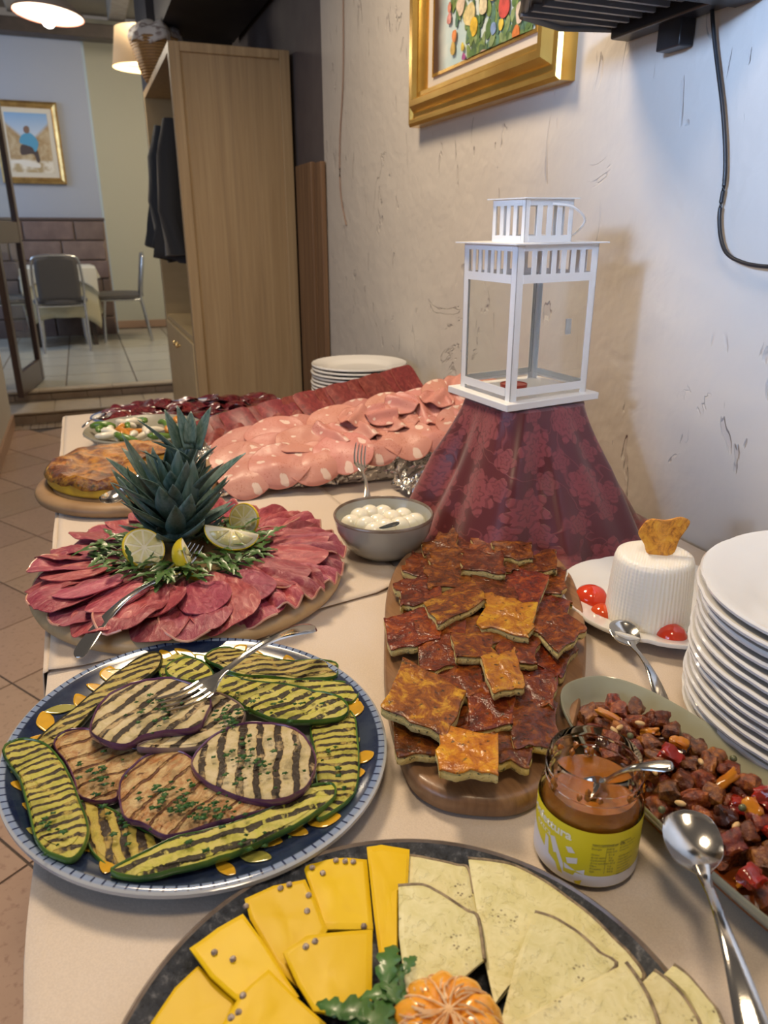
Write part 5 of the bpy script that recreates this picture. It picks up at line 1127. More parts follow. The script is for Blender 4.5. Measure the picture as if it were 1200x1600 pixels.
for sx in (-1, 1):
    for sy in (-1, 1):
        mesh_obj('cap_post', MB().box(sx*cx_-(.007 if sx > 0 else 0), sx*cx_+(.007 if sx < 0 else 0), sy*cy_-(.001 if sy > 0 else 0), sy*cy_+(.001 if sy < 0 else 0), H2, H3).box(sx*cx_-(.001 if sx > 0 else 0), sx*cx_+(.001 if sx < 0 else 0), sy*cy_-(.007 if sy > 0 else 0), sy*cy_+(.007 if sy < 0 else 0), H2, H3), LNW, ln, smooth=False)
for M, hw in ((Matrix.Translation((0, -cy_, 0)), cx_), (Matrix.Translation((0, cy_, 0)), cx_), (Matrix.Translation((-cx_, 0, 0)) @ Matrix.Rotation(PI/2, 4, 'Z'), cy_), (Matrix.Translation((cx_, 0, 0)) @ Matrix.Rotation(PI/2, 4, 'Z'), cy_)):
    mesh_obj('cap_rail', MB().box(-hw+.007, hw-.007, -.0005, .0005, H2+.0016, H2+.010), LNW, ln, smooth=False, mat=M)
    mesh_obj('cap_rail', MB().box(-hw+.007, hw-.007, -.0005, .0005, H3-.008, H3), LNW, ln, smooth=False, mat=M)
    w_ = 2*(hw-.007)/4
    for k in range(1, 4 if hw > .038 else 4): x = -hw+.007+w_*k; mesh_obj('cap_slat', MB().box(x-w_*.26, x+w_*.26, -.0005, .0005, H2+.010, H3-.008), LNW, ln, smooth=False, mat=M)
mesh_obj('cap_plate', MB().box(-cx_-.006, cx_+.006, -cy_-.006, cy_+.006, H3, H3+.0014), LNW, ln, smooth=False)
hp = spline([(.002, -cy_-.002, H3-.006), (.028, -cy_-.012, H3-.010), (.056, -cy_-.006, H3-.026), (.066, -.012, H3-.044), (.060, .004, H3-.050), (.040, .010, H3-.048)], 6)
mesh_obj('handle', MB().tube(hp, .0016, 8), LNW, ln)
mesh_obj('latch', MB().box(hx_+.0006, hx_+.010, -.008, -.006, .085, .107), LNW, ln, smooth=False)
lt = empty('tealight', 'red tea light standing inside the lantern', 'candle', loc=(.566, .930, LZ+.0105), rot=(0, 0, 0))
mesh_obj('cup', MB().lathe([(0, 0), (.019, 0), (.0195, .010), (.0185, .010), (.018, .003), (0, .003)], 32), simple('red_cup', (.45, .04, .02), .3), lt)
mesh_obj('wax', MB().lathe([(0, .0085), (.0182, .0085), (.0182, .003), (0, .003)], 32), simple('red_wax', (.62, .10, .05), .35, sss=.1), lt)
mesh_obj('wick', MB().tube([(0, 0, .008), (.001, 0, .014)], .0006, 5), DARKP, lt)
# ================================================================== HAM BOARD
hc = (.084, .905); HR = .196
t = NT('maple_board'); g = t.noise(5, 5, .6, t.map((1.2, 12, 3))); c = t.mix(t.ramp(g, [(.3, 0.), (.7, 1.)]), (.50, .33, .16), (.60, .42, .22)); MAPLE = t.fin(c, .45)
hb = mesh_obj('round_board', MB().lathe([(0, 0), (HR-.012, 0), (HR-.002, .005), (HR, .012), (HR-.003, .019), (HR-.012, .022), (0, .022)], 96), MAPLE, loc=(*hc, TC)); tag(hb, 'round pale wooden board carrying the fanned raw ham', 'board')
ZH = TC+.022
t = NT('raw_ham'); v = t.map((34, 95, 34)); n1 = t.noise(1.1, 6, .68, v, dist=1.0)
c = t.ramp(n1, [(.30, (.18, .018, .034)), (.48, (.34, .055, .080)), (.60, (.46, .13, .14)), (.72, (.64, .34, .29))])
t.bump(t.math('ADD', n1, t.math('MULTIPLY', t.noise(110, 5, .7), .6)), .7, .0028)
HAM = t.fin(t.vary(c, .2, .012), t.math('MULTIPLY_ADD', t.noise(45, 3), .5, .12), coat=.22, spec=.35); FAT = simple('ham_fat', (.66, .42, .30), .35, col2=(.55, .22, .18), nsc=60, coat=.3)
GH = 'raw ham slices fanned on the round board'
random.seed(8)
hams = []
NH = 31
for i in range(NH):
    th = 2*PI*i/NH+R(8)+random.uniform(-.03, .03); east = math.cos(th-R(8)) > .35; front = math.sin(th) < -.25
    L_ = random.uniform(.118, .135)*(.95 if east else 1.0); W_ = random.uniform(.036, .044)*(1.1 if front else 1)*(.82 if east else 1)
    rc_ = HR-L_/2+random.uniform(-.004, .004)+.004
    pts = []
    for k in range(18):
        a = 2*PI*k/18; x = math.cos(a)*L_/2*(1+.06*noise.noise(Vector((a*2, i, 0)))); y = math.sin(a)*W_*(.80+.34*math.cos(a))*(1+.15*noise.noise(Vector((a, i*3.1, 5))))
        pts.append((x, y))
    sp = smooth_poly(pts, 3); ph = random.uniform(0, 6); am = (.0060 if east else .0036)
    lay_ = .0040+.0032*(i % 3)
    tilt = .16 if i % 2 else .10
    wf = 260 if east else 110
    def zf(x, y, ph=ph, am=am, tilt=tilt, wf=wf, W_=W_, L_=L_):
        e = max(0, (x-L_*.33)/(L_*.17))
        return tilt*y+am*math.sin(y*wf+ph+x*12)*(.4+.6*min(1, abs(x)/L_*2+.2))+.0018*math.sin(x*70+ph)-.006*e*e+.006*noise.noise(Vector((x*28, y*40, ph)))+.002*noise.noise(Vector((x*70, y*110, ph)))+.005
    M = Mloc(hc[0]+math.cos(th)*rc_, hc[1]+math.sin(th)*rc_, ZH+lay_+.002, th)
    o = mesh_obj('ham_slice', MB().slab(sp, .0009, zf, 14, 0), HAM, mat=M); hams.append((th, o))
    n = len(sp)
    if i % 2 == 0 or east:
        pts = [(sp[j % n][0], sp[j % n][1], zf(*sp[j % n])) for j in range(int(n*.55), n+3)]
        mesh_obj('fat_edge', MB().tube(pts, .0014, 5), FAT, o)
# clockwise as seen from above starting at the big fork's handle (about 225 degrees)
hams.sort(key=lambda x: (R(232)-x[0]) % (2*PI))
for k, (a, o) in enumerate(hams): tag(o, 'raw ham slice on the round board, '+ordn(k+1)+' counted clockwise from the fork', 'ham', GH)
# second lower inner ring bits (shorter slices tucked by the salad)
for i in range(9):
    th = R(185)+i*R(21); rr_ = .138
    pts = [(math.cos(a)*.040*(1+.1*math.sin(a*3+i)), math.sin(a)*.030) for a in [2*PI*k/14 for k in range(14)]]
    o = mesh_obj('ham_slice', MB().slab(smooth_poly(pts, 3), .0013, lambda x, y: .14*y+.002*math.sin(y*150+i)+.003, 8, 0), HAM, mat=Mloc(hc[0]+math.cos(th)*rr_, hc[1]+math.sin(th)*rr_, ZH+.0165+.001*(i % 2), th))
    tag(o, 'short inner ham slice, '+ordn(i+1)+' from the left along the front of the salad', 'ham', GH)
# rocket salad bed: clumps nobody could count
random.seed(14); mb = MB()
for i in range(330):
    a = random.uniform(0, 6.283); r = random.uniform(.03, .098); x, y = hc[0]-.006+math.cos(a)*r, hc[1]+math.sin(a)*r*.95
    d = Vector((math.cos(a+random.uniform(-1.2, 1.2)), math.sin(a+random.uniform(-1.2, 1.2)), random.uniform(-.1, .25)))
    rocket(mb, (x, y, ZH+random.uniform(.016, .030)), d, random.uniform(.022, .042), random.uniform(-.5, .5), .17, random.uniform(.05, .3))
o = stuff(mesh_obj('rocket_salad', mb, ROC)); tag(o, 'bed of green rocket leaves round the pineapple crown', 'rocket')
# lemon wedges
t = NT('lemon_rind'); t.bump(t.noise(160, 2), .15, .001); LEM = t.fin((.76, .58, .02), .3, coat=.2)
LPI = simple('lemon_pith', (.80, .76, .58), .5); LPU = simple('lemon_pulp', (.62, .56, .20), .18, col2=(.70, .66, .36), nsc=90, coat=.5, sss=.2)
def lemon(loc, rot, ang, label, r=.027, thick=None):
    e = empty('lemon_wedge' if not thick else 'lemon_slice', label, 'lemon', 'lemon pieces on the ham board', loc=loc, rot=rot)
    if not thick:
        # wedge: sphere sector of angle ang about local x axis, slightly long along x
        def pt(u, v, k=1): a = (v-.5)*ang; b = u*PI; return (math.cos(b)*r*1.28*k, math.sin(b)*math.cos(a)*r*k, math.sin(b)*math.sin(a)*r*k)
        mesh_obj('rind', MB().grid(20, 12, lambda u, v: pt(u, v)), LEM, e, solid=.0012)
        for sgn in (0, 1):
            mesh_obj('pith', MB().add([pt(j/20, sgn, .98) for j in range(21)]+[(0, 0, 0)], [(j, j+1, 21) for j in range(20)]), LPI, e, solid=.0008)
            for q in range(4):
                a0, a1 = .10+q*.2, .10+(q+1)*.2-.02; b0 = [pt(a0+(a1-a0)*j/6, sgn, .85) for j in range(7)]; c0 = pt((a0+a1)/2, sgn, .12); nrm = Vector((0, math.sin((sgn-.5)*ang), -math.cos((sgn-.5)*ang)))*(-1 if sgn else 1)
                off = Vector((0, -math.sin((sgn-.5)*ang), math.cos((sgn-.5)*ang)))*(1 if sgn else -1)*.0012
                mesh_obj('pulp_segment', MB().add([Vector(b)+off for b in b0]+[Vector(c0)+off], [(j, j+1, 7) for j in range(6)]), LPU, e, solid=.0012)
    else:
        mesh_obj('rind', MB().lathe([(r, -thick/2), (r*1.03, 0), (r, thick/2), (r*.95, thick/2), (r*.95, -thick/2)], 36, closed=True), LEM, e)
        mesh_obj('pith', MB().lathe([(0, thick*.42), (r*.96, thick*.42), (r*.96, -thick*.42), (0, -thick*.42)], 36), LPI, e)
        for q in range(9):
            a0 = 2*PI*q/9+.07; a1 = 2*PI*(q+1)/9-.07; ps = [(math.cos(a0+(a1-a0)*j/5)*r*.86, math.sin(a0+(a1-a0)*j/5)*r*.86) for j in range(6)]; am_ = (a0+a1)/2; ps.append((math.cos(am_)*r*.12, math.sin(am_)*r*.12))
            mesh_obj('pulp_segment', MB().prism(ps, -thick*.5, thick*.5), LPU, e, smooth=False)
    return e
p = P(360, 848, ZH+.034); lemon((p.x+.004, p.y+.004, ZH+.050), (R(10), R(-8), R(-15)), R(105), 'bright yellow lemon wedge right of the fork, pulp facing up').rotation_euler = (R(-82), R(14), R(-14))
p = P(226, 868, ZH+.030); lemon((p.x, p.y, ZH+.040), (R(48), R(8), R(20)), 0, 'thin half-tucked lemon slice at the left of the salad', .026, .005)
p = P(302, 876, ZH+.030); lemon((p.x, p.y+.005, ZH+.032), (R(-120), R(70), R(0)), R(80), 'pale lemon wedge lying beneath the fork tines', .023)
p = P(382, 818, ZH+.034); lemon((p.x, p.y, ZH+.040), (R(70), R(25), R(-50)), 0, 'lemon slice seen edge-on at the upper right of the salad', .022, .005)
p = P(322, 852, ZH+.040)
# pineapple crown
t = NT('pineapple_leaf'); s = t.sep(t.co); st_ = t.noise(2, 4, .6, t.map((140, 140, 6)))
c = t.mix(t.ramp(st_, [(.35, 0.), (.7, 1.)]), (.045, .105, .090), (.15, .225, .205)); c = t.mix(t.ramp(t.noise(24, 3), [(.45, 0.), (.7, .6)]), c, (.17, .22, .22)); t.bump(st_, .25)
PINE = t.fin(t.vary(c, .25, .012), .42, spec=.4, coat=.1)
pc_ = (.070, .950); pn = empty('pineapple_crown', 'spiky blue-green pineapple crown rising from the ham board', 'pineapple', loc=(*pc_, ZH), rot=(R(2), R(3), 0))
mesh_obj('fruit_top', MB().lathe([(0, .0), (.034, 0), (.037, .008), (.032, .022), (.018, .030), (0, .032)], 24), simple('pineapple_rind', (.28, .16, .04), .6, col2=(.10, .08, .03), nsc=60, bump=.6, bsc=90), pn)
random.seed(19)
def pleaf(L, W, base, az, el, bend, twist=0):
    n = 11; vs = []; fs = []; p = Vector(base); e = el
    for i in range(n):
        q = i/(n-1); wv = W*(.75+.35*math.sin(PI*min(1, q*1.6)*.5))*(1-q**2.2)+.0002
        d = Vector((math.cos(az)*math.cos(e), math.sin(az)*math.cos(e), math.sin(e))); sd = Vector((-math.sin(az), math.cos(az), 0)); nn = sd.cross(d)*-1
        sd2 = sd*math.cos(twist*q)+nn*math.sin(twist*q)
        vs += [p-sd2*wv-nn*wv*-.38, p-sd2*wv*.5-nn*wv*-.08, p, p+sd2*wv*.5-nn*wv*-.08, p+sd2*wv-nn*wv*-.38]
        p = p+d*(L/(n-1)); e -= bend/(n-1)
    for i in range(n-1):
        for j in range(4): a = i*5+j; fs.append((a, a+1, a+6, a+5))
    return MB().add(vs, fs)
NL = 66
for i in range(NL):
    q = i/(NL-1); az = i*2.39996+random.uniform(-.12, .12); zb_ = .018+q*.078; el = R(14+64*q**.85+random.uniform(-7, 7)); L_ = (.022+.080*math.sin(PI*min(1, .10+q*.80))**1.2)*random.uniform(.72, 1.12); W_ = (.0100+.0050*math.sin(PI*q))*random.uniform(.8, 1.2)
    r0 = .026*(1-q*.65)
    mesh_obj('leaf', pleaf(L_, W_, (math.cos(az)*r0, math.sin(az)*r0, zb_), az, el, random.uniform(-.5, .35)-(.35 if q < .5 else 0)*1, random.uniform(-.3, .3)), PINE, pn, solid=.0009)
# feature leaves on top measured on the photo
for (bx_, by_), (tx_, ty_) , W_ in (((275, 720), (200, 657), .012), ((268, 700), (243, 640), .009), ((283, 700), (262, 632), .009), ((286, 690), (285, 640), .009), ((298, 700), (316, 632), .010), ((275, 745), (208, 705), .010), ((300, 730), (328, 692), .008), ((280, 715), (225, 690), .011)):
    a = PY(bx_, by_, .95); b = PY(tx_, ty_, .95-.02*(1 if ty_ > 650 else -1)); d = b-a
    o = mesh_obj('leaf', pleaf(d.length, W_, a-Vector((*pc_, ZH)), math.atan2(d.y, d.x) if abs(d.x)+abs(d.y) > 1e-4 else 0, math.asin(d.z/d.length)+.10, .20), PINE, pn, solid=.0009)
mesh_obj('leaf_core', MB().lathe([(0, .02), (.027, .02), (.024, .05), (.015, .085), (.006, .11), (0, .115)], 16), PINE, pn)
cutlery('fork', 'table_fork', 'steel fork resting across the ham with its handle over the table edge side', P(308, 852, ZH+.045), P(120, 1030, TC+.014), up=(0, -.1, 1), w=1.0)
# ================================================================== FRITTATA / QUICHE BOARD
qc = (.037, 1.325)
qb = mesh_obj('round_board', MB().lathe([(0, 0), (.150, 0), (.160, .005), (.162, .012), (.158, .019), (.148, .021), (.136, .021), (.133, .0185), (.129, .021), (0, .021)], 80), simple('scorched_board', (.36, .23, .12), .5, col2=(.20, .11, .05), nsc=7), loc=(*qc, TC)); tag(qb, 'round scorched wooden board under the thick vegetable omelette', 'board')
t = NT('omelette_top'); n1 = t.noise(36, 5, .65, dist=.8); c = t.ramp(n1, [(.34, (.07, .020, .008)), (.46, (.22, .07, .014)), (.56, (.48, .22, .02)), (.64, (.46, .13, .02)), (.74, (.64, .38, .06))]); c = t.mix(t.ramp(t.noise(60, 4), [(.60, 0.), (.66, .8)]), c, (.05, .06, .015)); t.bump(t.noise(50, 5, .7), .9, .004); OME = t.fin(c, .28, coat=.2)
OMS = simple('omelette_side', (.66, .42, .03), .45, col2=(.50, .28, .03), nsc=40, bump=.5, bsc=80)
om = empty('omelette', '', 'omelette', loc=(qc[0]-.012, qc[1]+.010, TC+.021)); om['label'] = 'thick browned omelette with a slice cut out behind the pineapple crown'
def omo(k=1): return [(math.cos(a)*.128*k*(1+.03*math.sin(a*3)), math.sin(a)*.128*k*(1+.03*math.sin(a*3))) for a in [R(20+320*j/39) for j in range(40)]]+[(.0, .004)]
mesh_obj('filling', MB().prism(omo(), .001, .024), OMS, om, smooth=40, bevel=.004)
mb = MB().grid(60, 12, lambda u, v: (math.cos(R(20+320*u))*.131*v*(1+.03*math.sin(R(20+320*u)*3)), math.sin(R(20+320*u))*.131*v*(1+.03*math.sin(R(20+320*u)*3)), .027+.008*noise.noise(Vector((math.cos(R(20+320*u))*v*5, math.sin(R(20+320*u))*v*5, 3)))+(.004 if .6 < v < .96 else 0)-(.010 if v > .97 else 0)))
mesh_obj('browned_top', mb, OME, om, solid=.003)
cutlery('spoon', 'serving_spoon', 'steel spoon lying on the omelette, its bowl at the lower left', P(160, 783, TC+.052), P(262, 722, TC+.070), up=(0, -.3, 1), w=.85)
# ================================================================== BACK LEFT BOWL
vb = (.080, 1.605)
vbo = mesh_obj('shallow_bowl', MB().lathe([(0, .008), (.06, .008), (.09, .018), (.118, .040), (.121, .042), (.123, .039), (.095, .014), (.065, .001), (.05, 0), (.05, .003), (0, .003)], 64), simple('olive_grey_glaze', (.30, .29, .24), .2, coat=.3), loc=(*vb, TC)); tag(vbo, 'shallow grey bowl of onion and pepper salad behind the pineapple', 'bowl')
ONI = simple('onion_white', (.76, .72, .60), .3, coat=.3); PEG = simple('green_pepper', (.10, .20, .03), .25, coat=.4); ORP = simple('orange_pepper', (.55, .22, .03), .25, coat=.4)
random.seed(6)
for i in range(26):
    a = random.uniform(0, 6.3); r = .088*random.random()**.5; m_, nm, lb = random.choice(((ONI, 'onion_piece', 'white onion piece in the back left bowl'), (ONI, 'onion_piece', 'white onion piece in the back left bowl'), (PEG, 'pepper_piece', 'green pepper piece in the back left bowl'), (PEG, 'pepper_piece', 'green pepper piece in the back left bowl'), (ONI, 'onion_piece', 'white onion piece in the back left bowl'), (ORP, 'pepper_piece', 'orange pepper piece in the back left bowl')))
    pts = [(math.cos(b)*.024, math.sin(b)*.011, .006*math.sin(b*1.0)) for b in [PI*j/7 for j in range(8)]]
    o = mesh_obj(nm, MB().tube(pts, [.003, .006, .007, .0075, .0075, .007, .006, .003], 8, 1.0), m_, loc=(vb[0]+math.cos(a)*r, vb[1]+math.sin(a)*r, TC+.028+.010*random.random()+r*.05), rot=(random.uniform(-.4, .4), random.uniform(-.3, .3), random.uniform(0, 6)))
    tag(o, lb, nm.split('_')[0], 'vegetable pieces in the back left bowl')
vg_ = [o for o in COL.objects if o.get('group') == 'vegetable pieces in the back left bowl']; vg_.sort(key=lambda o: proj(o.location)[1])
for ri in range(0, len(vg_), 7):
    row = sorted(vg_[ri:ri+7], key=lambda o: proj(o.location)[0])
    for ci, o in enumerate(row): o['label'] = o['label'].replace(' in the back left bowl', '')+f', {ordn(ci+1)} from left, {ordn(ri//7+1)} row from back of shallow bowl'
cutlery('spoon', 'serving_spoon', 'steel spoon with its bowl in the onion salad, leaning on the rim', (vb[0]+.04, vb[1]-.045, TC+.045), (vb[0]-.03, vb[1]-.22, TC+.030), w=.9)
# ================================================================== DARK CURED MEAT PLATTER
bp_c = (.205, 1.835); BRot = R(4)
prof = [(.0, .007), (.60, .007), (.75, .011), (.97, .023), (1.0, .024), (1.005, .021), (.80, .008), (.62, 0), (.5, 0), (.5, .003), (0, .003)]
pp = mesh_obj('oval_platter', MB().lathe([(r*1, z) for r, z in prof], 80, .232, .106), simple('blue_white_glaze', (.50, .54, .62), .12, coat=.4), mat=Mloc(*bp_c, TC, BRot)); tag(pp, 'oval white platter with blue rim holding the dark cured meat', 'platter')
mesh_obj('blue_rim', MB().lathe([(.985, .0235), (1.0, .0255), (1.008, .022), (1.0, .020)], 80, .232, .106, closed=True), simple('blue_line', (.10, .16, .36), .2), pp)
t = NT('dark_beef'); n1 = t.noise(70, 5, .65, dist=1.2); c = t.ramp(n1, [(.35, (.055, .006, .010)), (.55, (.13, .014, .022)), (.72, (.26, .06, .06))]); t.bump(t.noise(60, 3), .4, .002); DB = t.fin(t.vary(c, .2, .01), .22, coat=.5)
DBE = simple('dark_edge', (.05, .012, .012), .4)
random.seed(15); dm_ = []
for row, (k, n) in enumerate(((.80, 20), (.50, 11), (.22, 5))):
    for i in range(n):
        a = 2*PI*i/n+row*.3; x, y = math.cos(a)*.232*k, math.sin(a)*.106*k
        R0 = random.uniform(.030, .036); pts = [(math.cos(b)*R0*(1+.05*math.sin(b*3+i)), math.sin(b)*R0*(.9+.05*math.sin(b*2+i))) for b in [2*PI*j/16 for j in range(16)]]
        ph = random.uniform(0, 6); z = TC+.016+(.012*k if row == 0 else 0)+row*.004+(i % 2)*.0028
        zf = lambda x, y, ph=ph: .004*math.sin(x*90+ph)+.003*math.sin(y*110+ph*2)
        xx = bp_c[0]+x*math.cos(BRot)-y*math.sin(BRot); yy = bp_c[1]+x*math.sin(BRot)+y*math.cos(BRot)
        o = mesh_obj('cured_beef_slice', MB().slab(smooth_poly(pts, 2), .0014, zf, 6, 0), DB, mat=Mloc(xx, yy, z, ph, random.uniform(.05, .30), random.uniform(-.15, .15))); dm_.append(o)
dm_.sort(key=lambda o: (round(-o.location.y/.05), o.location.x))
for k in sorted(set(round(-o.location.y/.05) for o in dm_)):
    r_ = [o for o in dm_ if round(-o.location.y/.05) == k]; ks = sorted(set(round(-o.location.y/.05) for o in dm_))
    for j, o in enumerate(r_): tag(o, f'dark cured beef slice, {ordn(j+1)} from left, {ordn(ks.index(k)+1)} row from back, blue-rimmed oval platter', 'cured meat', 'dark cured beef slices on the back platter')
cutlery('fork', 'serving_fork', 'fork resting on the left front rim of the dark meat platter', (.02, 1.775, TC+.040), (-.045, 1.735, TC+.020), w=.5)
cutlery('spoon', 'serving_spoon', 'steel spoon between the dark meat platter and the foil tray', (.335, 1.685, TC+.036), (.235, 1.64, TC+.045), w=.8)
cutlery('spoon', 'serving_spoon', 'steel spoon lying by the foot of the far plate stack', (.430, 1.78, TC+.015), (.47, 1.92, TC+.008), w=.9)
for i, (px_, py_) in enumerate(((486, 616), (478, 619), (483, 614))):
    p = P(px_, py_, TC+.014); o = mesh_obj('red_pepper_piece', MB().blob((0, 0, 0), (.012, .008, .008), 2, .3, 2, i), REDP, loc=p); tag(o, 'small red garnish piece beside the far plates, '+['rightmost', 'leftmost', 'middle'][i]+' of three', 'garnish', 'red garnish beside the far plates')
gd = mesh_obj('garnish_dish', MB().lathe([(0, .002), (.024, .002), (.034, .006), (.035, .004), (.024, 0), (0, 0)], 32), PORC, loc=(P(482, 620, TC).x, P(482, 620, TC).y, TC)); tag(gd, 'tiny white dish with red garnish by the far plates', 'dish')
# ================================================================== FOIL TRAYS WITH SLICED MEATS
t = NT('crinkled_foil'); n1 = t.vor(38, 'F1', dim='3D', co=t.map(co=t.mix(.12, t.co, t.noise(14, 3, col=True)))); t.bump(t.math('ADD', n1, t.math('MULTIPLY', t.noise(60, 3), .4)), 1.0, .010); FOIL = t.fin((.78, .77, .74), .22, 1)
def lerp(a, b, t_): return Vector(a)*(1-t_)+Vector(b)*t_
def ramp_surface(A, B, Cc, D): # A front-left, B front-right, C back-right, D back-left ; S(s,t)
    return lambda s, t_: lerp(lerp(A, B, s), lerp(D, Cc, s), t_)
SM = ramp_surface((.178, 1.200, .783), (.660, 1.165, .842), (.765, 1.380, .915), (.205, 1.365, .838))
def tray(name, label, S, group=None, ss=(-.02, 1.0)):
    def f(u, v):
        s = ss[0]+(ss[1]-ss[0])*v
        P0 = S(s, .06); P1 = S(s, .97); cen = (P0+P1)/2
        q = u*4; ring = [P0, P1, Vector((P1.x, P1.y, TC+.001)), Vector((P0.x*.92+P1.x*.08, P0.y*.92+P1.y*.08, TC+.001))]
        i = int(q) % 4; k = q-int(q); p = ring[i].lerp(ring[(i+1) % 4], k)
        nz = .004*noise.noise(p*45)+.003*noise.noise(p*110); 
        if i == 0: p = p-Vector((0, 0, .006))
        d = (p-cen); d.normalize(); p = p+d*nz*(1 if i != 0 else .5); p.z = max(p.z, TC+.0005); return p
    mb = MB().grid(64, 60, f, wrap=True)
    n = len(mb.v); mb.f.append(tuple(range(63, -1, -1))); mb.f.append(tuple(range(n-64, n)))
    o = mesh_obj(name, mb, FOIL); tag(o, label, 'tray', group); return o
tray('foil_tray', 'raised foil-wrapped tray under the mortadella slices', SM)
SB = ramp_surface((.205, 1.480, .788), (.690, 1.595, .838), (.715, 1.655, .886), (.215, 1.560, .828))
tray('foil_tray', 'raised foil-wrapped tray under the dark red cured beef', SB)
def foilsheet(name, label, c, w_, d_, seed, rz=0, h=.010):
    f = lambda u, v: ((u-.5)*w_, (v-.5)*d_, .004+h*abs(noise.noise(Vector((u*9, v*9, seed))))+.5*h*abs(noise.noise(Vector((u*25, v*25, seed)))))
    o = mesh_obj(name, MB().grid(36, 30, f), FOIL, mat=Mloc(*c, rz)); tag(o, label, 'foil'); return o
foilsheet('foil_sheet', 'crumpled foil end sticking out at the left of the cured beef tray', (.195, 1.42, TC), .10, .16, 3, .3, .035)
foilsheet('foil_sheet', 'crumpled foil hanging out beneath the right of the mortadella', (.555, 1.125, TC), .17, .09, 7, .1, .030)
t = NT('mortadella'); n1 = t.noise(20, 3)
vo = t.new('ShaderNodeTexVoronoi', feature='F1', voronoi_dimensions='2D'); t.put(vo.inputs['Vector'], t.map((1, 1, .4), co=t.mix(.03, t.co, t.noise(30, 2, col=True)))); vo.inputs['Scale'].default_value = 34
s_ = t.sep(vo.outputs['Color']); th_ = t.math('MULTIPLY_ADD', s_[0], .34, .06); keep = t.ramp(s_[1], [(.60, 1.), (.62, 0.)])
bl_ = t.math('MULTIPLY', t.ramp(t.math('SUBTRACT', th_, vo.outputs['Distance']), [(.0, 0.), (.03, 1.)]), keep)
c = t.mix(n1, (.50, .20, .165), (.60, .275, .225)); c = t.mix(bl_, c, (.72, .54, .46)); spk = t.ramp(t.vor(170), [(.13, 1.), (.20, 0.)]); spk = t.math('MULTIPLY', spk, t.ramp(t.noise(30, 2), [(.5, 0.), (.56, 1.)])); c = t.mix(t.math('MULTIPLY', spk, .75), c, (.40, .10, .05))
t.bump(t.noise(60, 4, .6), .35, .003); MOR = t.fin(t.vary(c, .10, .008), .45, coat=.05); MOE = simple('mortadella_edge', (.52, .20, .15), .4)
def place_on(S, s, t_, lift, spin, tiltu=0, tiltv=0):
    e = .01; du = (S(s+e, t_)-S(s-e, t_)).normalized(); dv = (S(s, t_+e)-S(s, t_-e)).normalized(); n_ = du.cross(dv).normalized()
    M = frameM(S(s, t_)+n_*lift, du, n_) @ Matrix.Rotation(spin, 4, 'Z'); return M
random.seed(23); mo_ = []
def mslice(s, t_, lift, Rr, spin, fold=0, ty=0):
    pts = [(math.cos(a)*Rr*(1+.04*math.sin(a*3+s*9)), math.sin(a)*Rr*(.95+.04*math.sin(a*2+s*5))) for a in [2*PI*j/24 for j in range(24)]]; ph = random.uniform(0, 6)
    def zf(x, y):
        z = .0028*math.sin(x*45+ph)+.002*math.sin(y*70+ph*1.3)-(14*min(0, y+.012)**2 if t_ < .3 and abs(spin) < .5 else 0)+.0045*noise.noise(Vector((x*30, y*30, ph)))
        if ty == 1: z += .013*math.exp(-(x/.012)**2)+.008*math.exp(-((x-.03)/.010)**2)
        return z
    sp = smooth_poly(pts, 2)
    if ty == 2: # folded in half
        pts2 = [(x, max(y, -.004)) for x, y in sp]; sp = pts2
    M = place_on(SM, s, t_, lift, spin)
    o = mesh_obj('mortadella_slice', MB().slab(sp, .0013, zf, 10, 0), MOR, mat=M)
    mesh_obj('edge', MB().tube([(x, y, zf(x, y)) for x, y in sp+sp[:1]], .0010, 4), MOE, o)
    mo_.append((s, t_, o))
for i in range(9): mslice(.07+i*.112, .80+.02*math.sin(i*2), .004+.0035*(i % 2), .058, random.uniform(-.3, .3), ty=0)
for i in range(9): mslice(.05+i*.115, .50+.03*math.sin(i*1.3), .010+.0035*(i % 3), .050, random.uniform(-.4, .4), ty=1 if i > 2 else 0)
for i in range(8): mslice(.08+i*.118, .20+.02*math.sin(i*2.1), .014+.0045*(i % 2), .054+.003*math.sin(i), random.uniform(-.3, .3))
for i, (s, t_) in enumerate(((.48, .62), (.66, .66), (.80, .62), (.90, .75), (.58, .55))): mslice(s, t_, .024, .034, random.uniform(0, 3), ty=1)
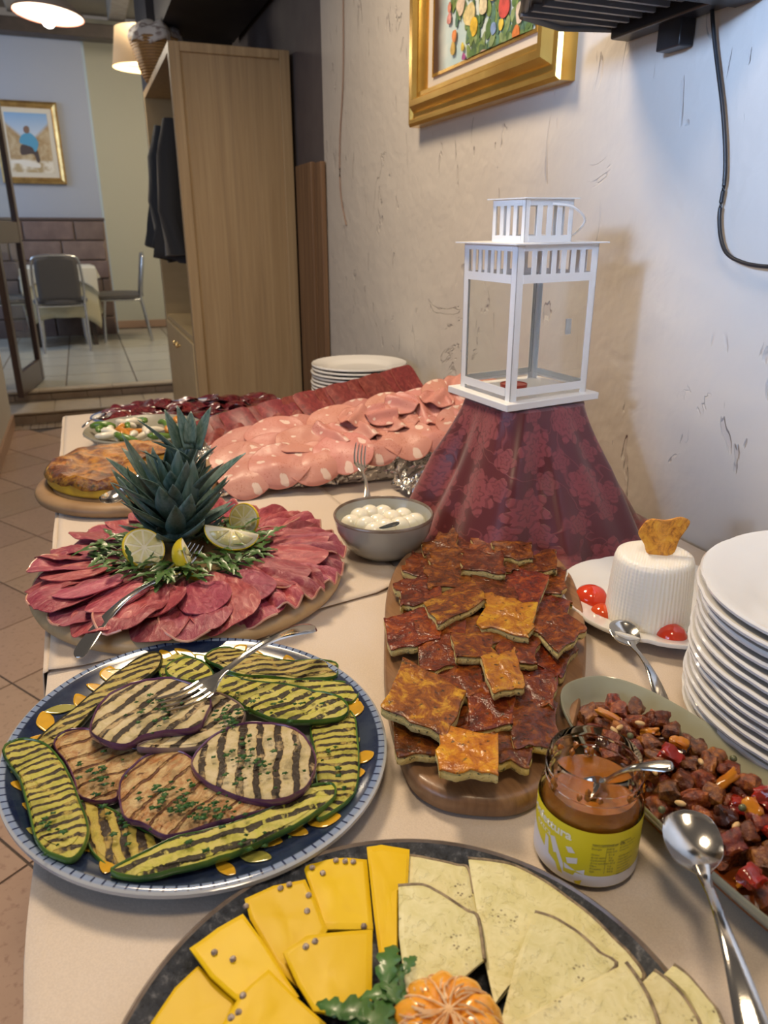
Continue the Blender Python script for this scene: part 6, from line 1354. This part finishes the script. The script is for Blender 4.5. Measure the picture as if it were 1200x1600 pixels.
for nm, lo, hi in (('front', 0, .3), ('middle', .3, .56), ('back', .7, 1), ('ruffled upper', .545, .70)):
    r_ = [m_ for m_ in mo_ if lo <= m_[1] < hi and 'label' not in m_[2]]; r_.sort(key=lambda m_: m_[0])
    for j, m_ in enumerate(r_): tag(m_[2], f'pink mortadella slice with white fat spots, {ordn(j+1)} from the left in the {nm} row', 'mortadella', 'mortadella slices on the foil tray')
t = NT('bresaola'); n1 = t.noise(60, 6, .7, t.map((1, .6, 1)), dist=1.5); c = t.ramp(n1, [(.34, (.085, .008, .012)), (.50, (.19, .020, .024)), (.62, (.25, .045, .040)), (.74, (.40, .17, .12))]); t.bump(n1, .3); BRE = t.fin(t.vary(c, .16, .01), .42, coat=.05)
BEF = simple('beef_rim', (.30, .09, .05), .4)
br_ = []
for i in range(18):
    s = .015+i*.057; M = place_on(SB, s, .50, .0032+.0022*(i % 3), random.uniform(-.04, .04)); ph = random.uniform(0, 6); hw, hh = random.uniform(.030, .036), random.uniform(.048, .051)
    pts = [(math.copysign(abs(math.cos(a))**.35, math.cos(a))*hw, math.copysign(abs(math.sin(a))**.35, math.sin(a))*hh) for a in [2*PI*j/24 for j in range(24)]]
    zf = lambda x, y, ph=ph: .0015*math.sin(y*60+ph)+.0015*math.sin(x*90+ph)
    o = mesh_obj('cured_beef_slice', MB().slab(smooth_poly(pts, 2), .0014, zf, 7, 0), BRE, mat=M); mesh_obj('edge', MB().tube([(x, y, zf(x, y)) for x, y in pts+pts[:1]], .0008, 4), BEF, o); br_.append(o)
    tag(o, f'dark red marbled beef slice, {ordn(i+1)} from the left on the rear foil tray', 'cured meat', 'marbled beef slices on the rear foil tray')
for i, s in enumerate((.02, .10, .28, .36)):
    M = place_on(SB, s, .10, .010, .9); o = mesh_obj('cured_beef_slice', MB().slab([(math.cos(a)*.04, math.sin(a)*.022) for a in [2*PI*j/24 for j in range(24)]], .0014, lambda x, y: .005*math.sin(y*110+i), 7, 0), BRE, mat=M)
    tag(o, f'small ruffled beef slice, {ordn(i+1)} from the left along the front edge of the rear tray', 'cured meat', 'marbled beef slices on the rear foil tray')
